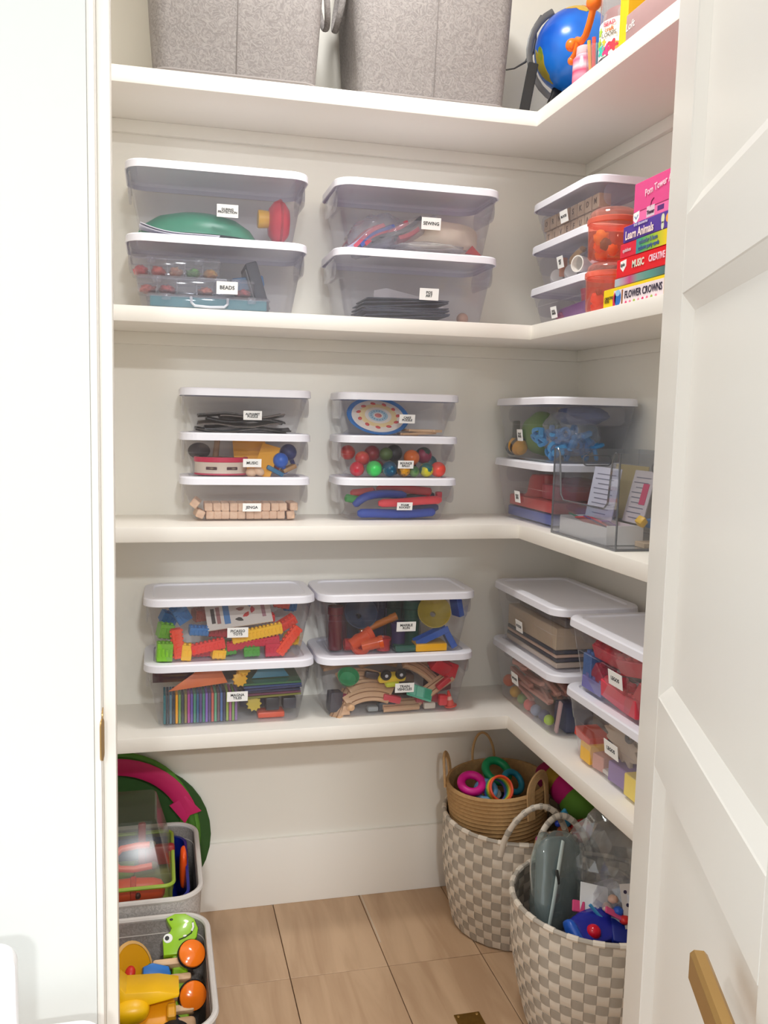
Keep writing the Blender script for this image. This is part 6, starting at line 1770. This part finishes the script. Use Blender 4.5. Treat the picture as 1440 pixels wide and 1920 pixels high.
for k, (R_, y, r_) in enumerate([(0.255, 0.002, 0.012), (0.244, -0.006, 0.012), (0.236, 0.006, 0.012), (0.222, -0.002, 0.011)]):
    obj('hoop', hoop(R_, y, r_, 0.8, k), GT[k % 3], tn_)
obj('fabric', lathe([(0.0, -0.004), (0.120, -0.005), (0.222, -0.003), (0.222, 0.003), (0.0, 0.004)], 36), M(44, 82, 30, rough=0.7, var=0.2, scale=14, bump=0.4), tn_, T(0.040, 0.004, 0.246, 90, 0, 0))
sp2 = []
for k in range(15):
    a = math.radians(112 - 6.6 * k)
    sp2.append((-0.010 + 0.222 * math.cos(a), -0.0215, 0.252 + 0.222 * math.sin(a)))
obj('strap', tube(sp2, 0.024, 10, flat=0.18), M(196, 28, 96, rough=0.6, bump=0.15), tn_)
obj('strap_end', prism([(-0.040, -0.024), (0.030, -0.030), (0.022, -0.004), (0.036, 0.026), (-0.030, 0.026)], 0.006, 0.001), M(200, 30, 100, rough=0.6), tn_, T(0.190, -0.0225, 0.338, 90, 48, 0))

# front bin contents
single('blue_cloth', lump(0.150, 0.165, 0.088, 0.08, 2, 131), M(30, 34, 64, rough=0.9), 'dark blue cloth under the wooden toys in the front felt bin', 'cloth', T(-1.326, -0.690, 0.102))
cr_ = thing('wooden_crocodile', 'lime green wooden crocodile with a smiling head in the front felt bin', 'toy animal', T(-1.222, -0.562, 0.200, 38, 0, 0))
LG = M(142, 192, 22, rough=0.3, coat=0.3)
head = [(-0.030, 0.052), (-0.010, 0.060), (0.014, 0.058), (0.034, 0.044), (0.042, 0.022), (0.038, 0.002), (0.022, -0.014), (0.014, -0.030), (-0.036, -0.030), (-0.038, 0.006), (-0.034, 0.014), (-0.022, 0.020), (-0.018, 0.028), (-0.026, 0.042)]
hd_ = obj('head', prism(head, 0.030, 0.003), LG, cr_, T(0.018, 0.040, 0.030))
obj('eye', lathe([(0.0, 0.0165), (0.0100, 0.0160), (0.0105, 0.0150)], 20), M(230, 232, 228, rough=0.4), hd_, T(-0.026, 0.006, 0))
obj('pupil', lathe([(0.0, 0.0176), (0.0048, 0.0172), (0.005, 0.0160)], 16), BLACK, hd_, T(-0.028, 0.006, 0))
obj('nostril', ball(0.0040, 0.0026, 0.0016, 10, 6), BLACK, hd_, T(-0.018, 0.047, 0.0155))
obj('mouth', tube([(0.030, 0.036, 0.0158), (0.033, 0.024, 0.0158), (0.026, 0.012, 0.0158), (0.012, 0.004, 0.0158), (-0.002, 0.000, 0.0158)], 0.0016, 6), M(40, 60, 20), hd_)
obj('tooth', tube([(0.030, 0.034, 0.0162), (0.031, 0.024, 0.0162), (0.027, 0.016, 0.0162)], 0.0026, 6), M(238, 238, 232), hd_)
obj('tooth', ball(0.0050, 0.0026, 0.0014, 10, 6), M(238, 238, 232), hd_, T(0.012, 0.007, 0.016))
obj('spine', box(0.034, 0.150, 0.018, 0.003, 1), LG, cr_, T(0.018, -0.060, 0.022))
for k, y in enumerate((-0.006, -0.040, -0.076, -0.104)):
    obj('rib', box(0.080 - 0.006 * (k == 3), 0.016, 0.036, 0.006, 2), TAN, cr_, T(-0.002 + 0.004 * k, y, 0.034))
obj('tail_block', box(0.070, 0.044, 0.030, 0.010, 3), TAN, cr_, T(0.014, -0.140, 0.030))
obj('tail', lump(0.036, 0.036, 0.026, 0.05, 2, 133, 22, 14, 0.75), LG, cr_, T(0.016, -0.184, 0.036))
for k, (y, rx_, ry_) in enumerate([(0.000, 22, 10), (-0.084, 42, 6)]):
    w_ = obj('wheel', lathe([(0.0, 0.012), (0.018, 0.010), (0.029, 0.003), (0.0305, -0.004)], 30), M(246, 122, 26, rough=0.15, coat=0.5), cr_, T(0.044, y, 0.066 - 0.012 * k, 26 * k, 14, 0))
    obj('tyre', lathe([(0.0300, -0.010), (0.0318, -0.008), (0.0318, -0.002), (0.0302, 0.0)], 30), BLACK, w_)
    obj('wheel_back', lathe([(0.0, -0.020), (0.022, -0.018), (0.0298, -0.008)], 30), M(240, 112, 24, rough=0.2), w_)
yt = thing('toy_truck', 'yellow toy dump truck with a black wheel in the front felt bin', 'toy truck', T(-1.282, -0.770, 0.196, 20, 0, 0))
YT = M(246, 190, 12, rough=0.35)
obj('chassis', box(0.110, 0.060, 0.040, 0.008, 2), M(226, 150, 14, rough=0.4), yt, T(0.010, 0.010, 0.030))
obj('dump_bed', prism([(-0.060, -0.006), (-0.048, -0.010), (0.058, 0.006), (0.060, 0.012), (0.020, 0.022), (-0.044, 0.026), (-0.058, 0.040)], 0.085, 0.002), YT, yt, T(0.012, 0.045, 0.058, 60, 0, 0))
obj('cab', lump(0.036, 0.026, 0.024, 0.04, 2, 135, 20, 14, 0.8), YT, yt, T(-0.022, 0.010, 0.066))
obj('window_pillar', box(0.018, 0.030, 0.034, 0.003, 1), M(214, 150, 30, rough=0.4), yt, T(0.056, 0.0, 0.050))
for (x, y) in ((-0.008, -0.058), (0.060, -0.044)):
    w_ = obj('wheel', lathe([(0.0, -0.014), (0.030, -0.014), (0.037, -0.008), (0.037, 0.008), (0.030, 0.014), (0.016, 0.014), (0.016, 0.010), (0.0, 0.010)], 28), M(26, 26, 28, rough=0.6), yt, T(x, y, 0.052 - 0.020 * (x > 0), 62, 0, 0))
    obj('hub', lathe([(0.0, 0.017), (0.012, 0.016), (0.016, 0.012)], 20), YT, w_)
pt = thing('yellow_plate', 'yellow disc with a pale wooden edge standing in the front felt bin', 'toy disc', T(-1.308, -0.606, 0.236, 40, 48, 10))
obj('disc', lathe([(0.0, 0.007), (0.048, 0.007), (0.048, -0.002), (0.0, -0.002)], 32), M(214, 150, 14, rough=0.35), pt)
obj('edge', lathe([(0.048, -0.002), (0.054, -0.002), (0.055, 0.006), (0.048, 0.008)], 32), M(222, 176, 110, rough=0.5), pt)
single('blue_carriage', prism([(-0.034, -0.032), (-0.010, -0.034), (-0.006, -0.016), (0.006, -0.006), (0.020, -0.012), (0.034, -0.004), (0.030, 0.020), (-0.004, 0.034), (-0.024, 0.030)], 0.030, 0.003), M(22, 108, 190, rough=0.4), 'blue wooden train side beside the crocodile', 'toy train', T(-1.258, -0.632, 0.218, 50, 0, 10))
single('green_bar', box(0.060, 0.012, 0.020, 0.003, 1), M(24, 120, 50, rough=0.4), 'dark green bar above the blue wooden train side', 'toy bar', T(-1.252, -0.590, 0.212, 20, 12, -24))
single('orange_block', prism([(-0.03, -0.03), (0.012, -0.028), (0.024, 0.0), (0.004, 0.034), (-0.03, 0.036)], 0.045, 0.003), M(240, 96, 10, rough=0.35), 'orange wooden block at the left of the front felt bin', 'toy block', T(-1.362, -0.552, 0.228, 40, 0, 0))
single('yellow_egg', ball(0.026, 0.046, 0.026), M(240, 178, 12, rough=0.35), 'yellow rounded toy at the left of the front felt bin', 'toy', T(-1.352, -0.660, 0.236, 10, 0, 0))
rdp = thing('red_spade', 'red toy spade between the yellow toy and the disc', 'toy spade', T(-1.318, -0.690, 0.220, 40, 0, -10))
obj('handle', box(0.016, 0.11, 0.012, 0.004, 2), M(176, 26, 20, rough=0.4), rdp)
obj('knob', ball(0.011, 0.014, 0.008), M(206, 40, 20, rough=0.4), rdp, T(0.002, 0.052, 0.006))
single('maroon_peg', ball(0.014, 0.012, 0.016), M(110, 16, 44, rough=0.4), 'maroon peg in the hollow of the blue train side', 'peg', T(-1.248, -0.672, 0.204))
single('green_leaf', lump(0.014, 0.040, 0.020, 0.1, 2, 141), M(150, 186, 90, rough=0.5), 'pale green toy leaf at the left edge of the front felt bin', 'toy', T(-1.372, -0.742, 0.214))

# ------------------------------------------------------------------ done
bpy.context.view_layer.update()
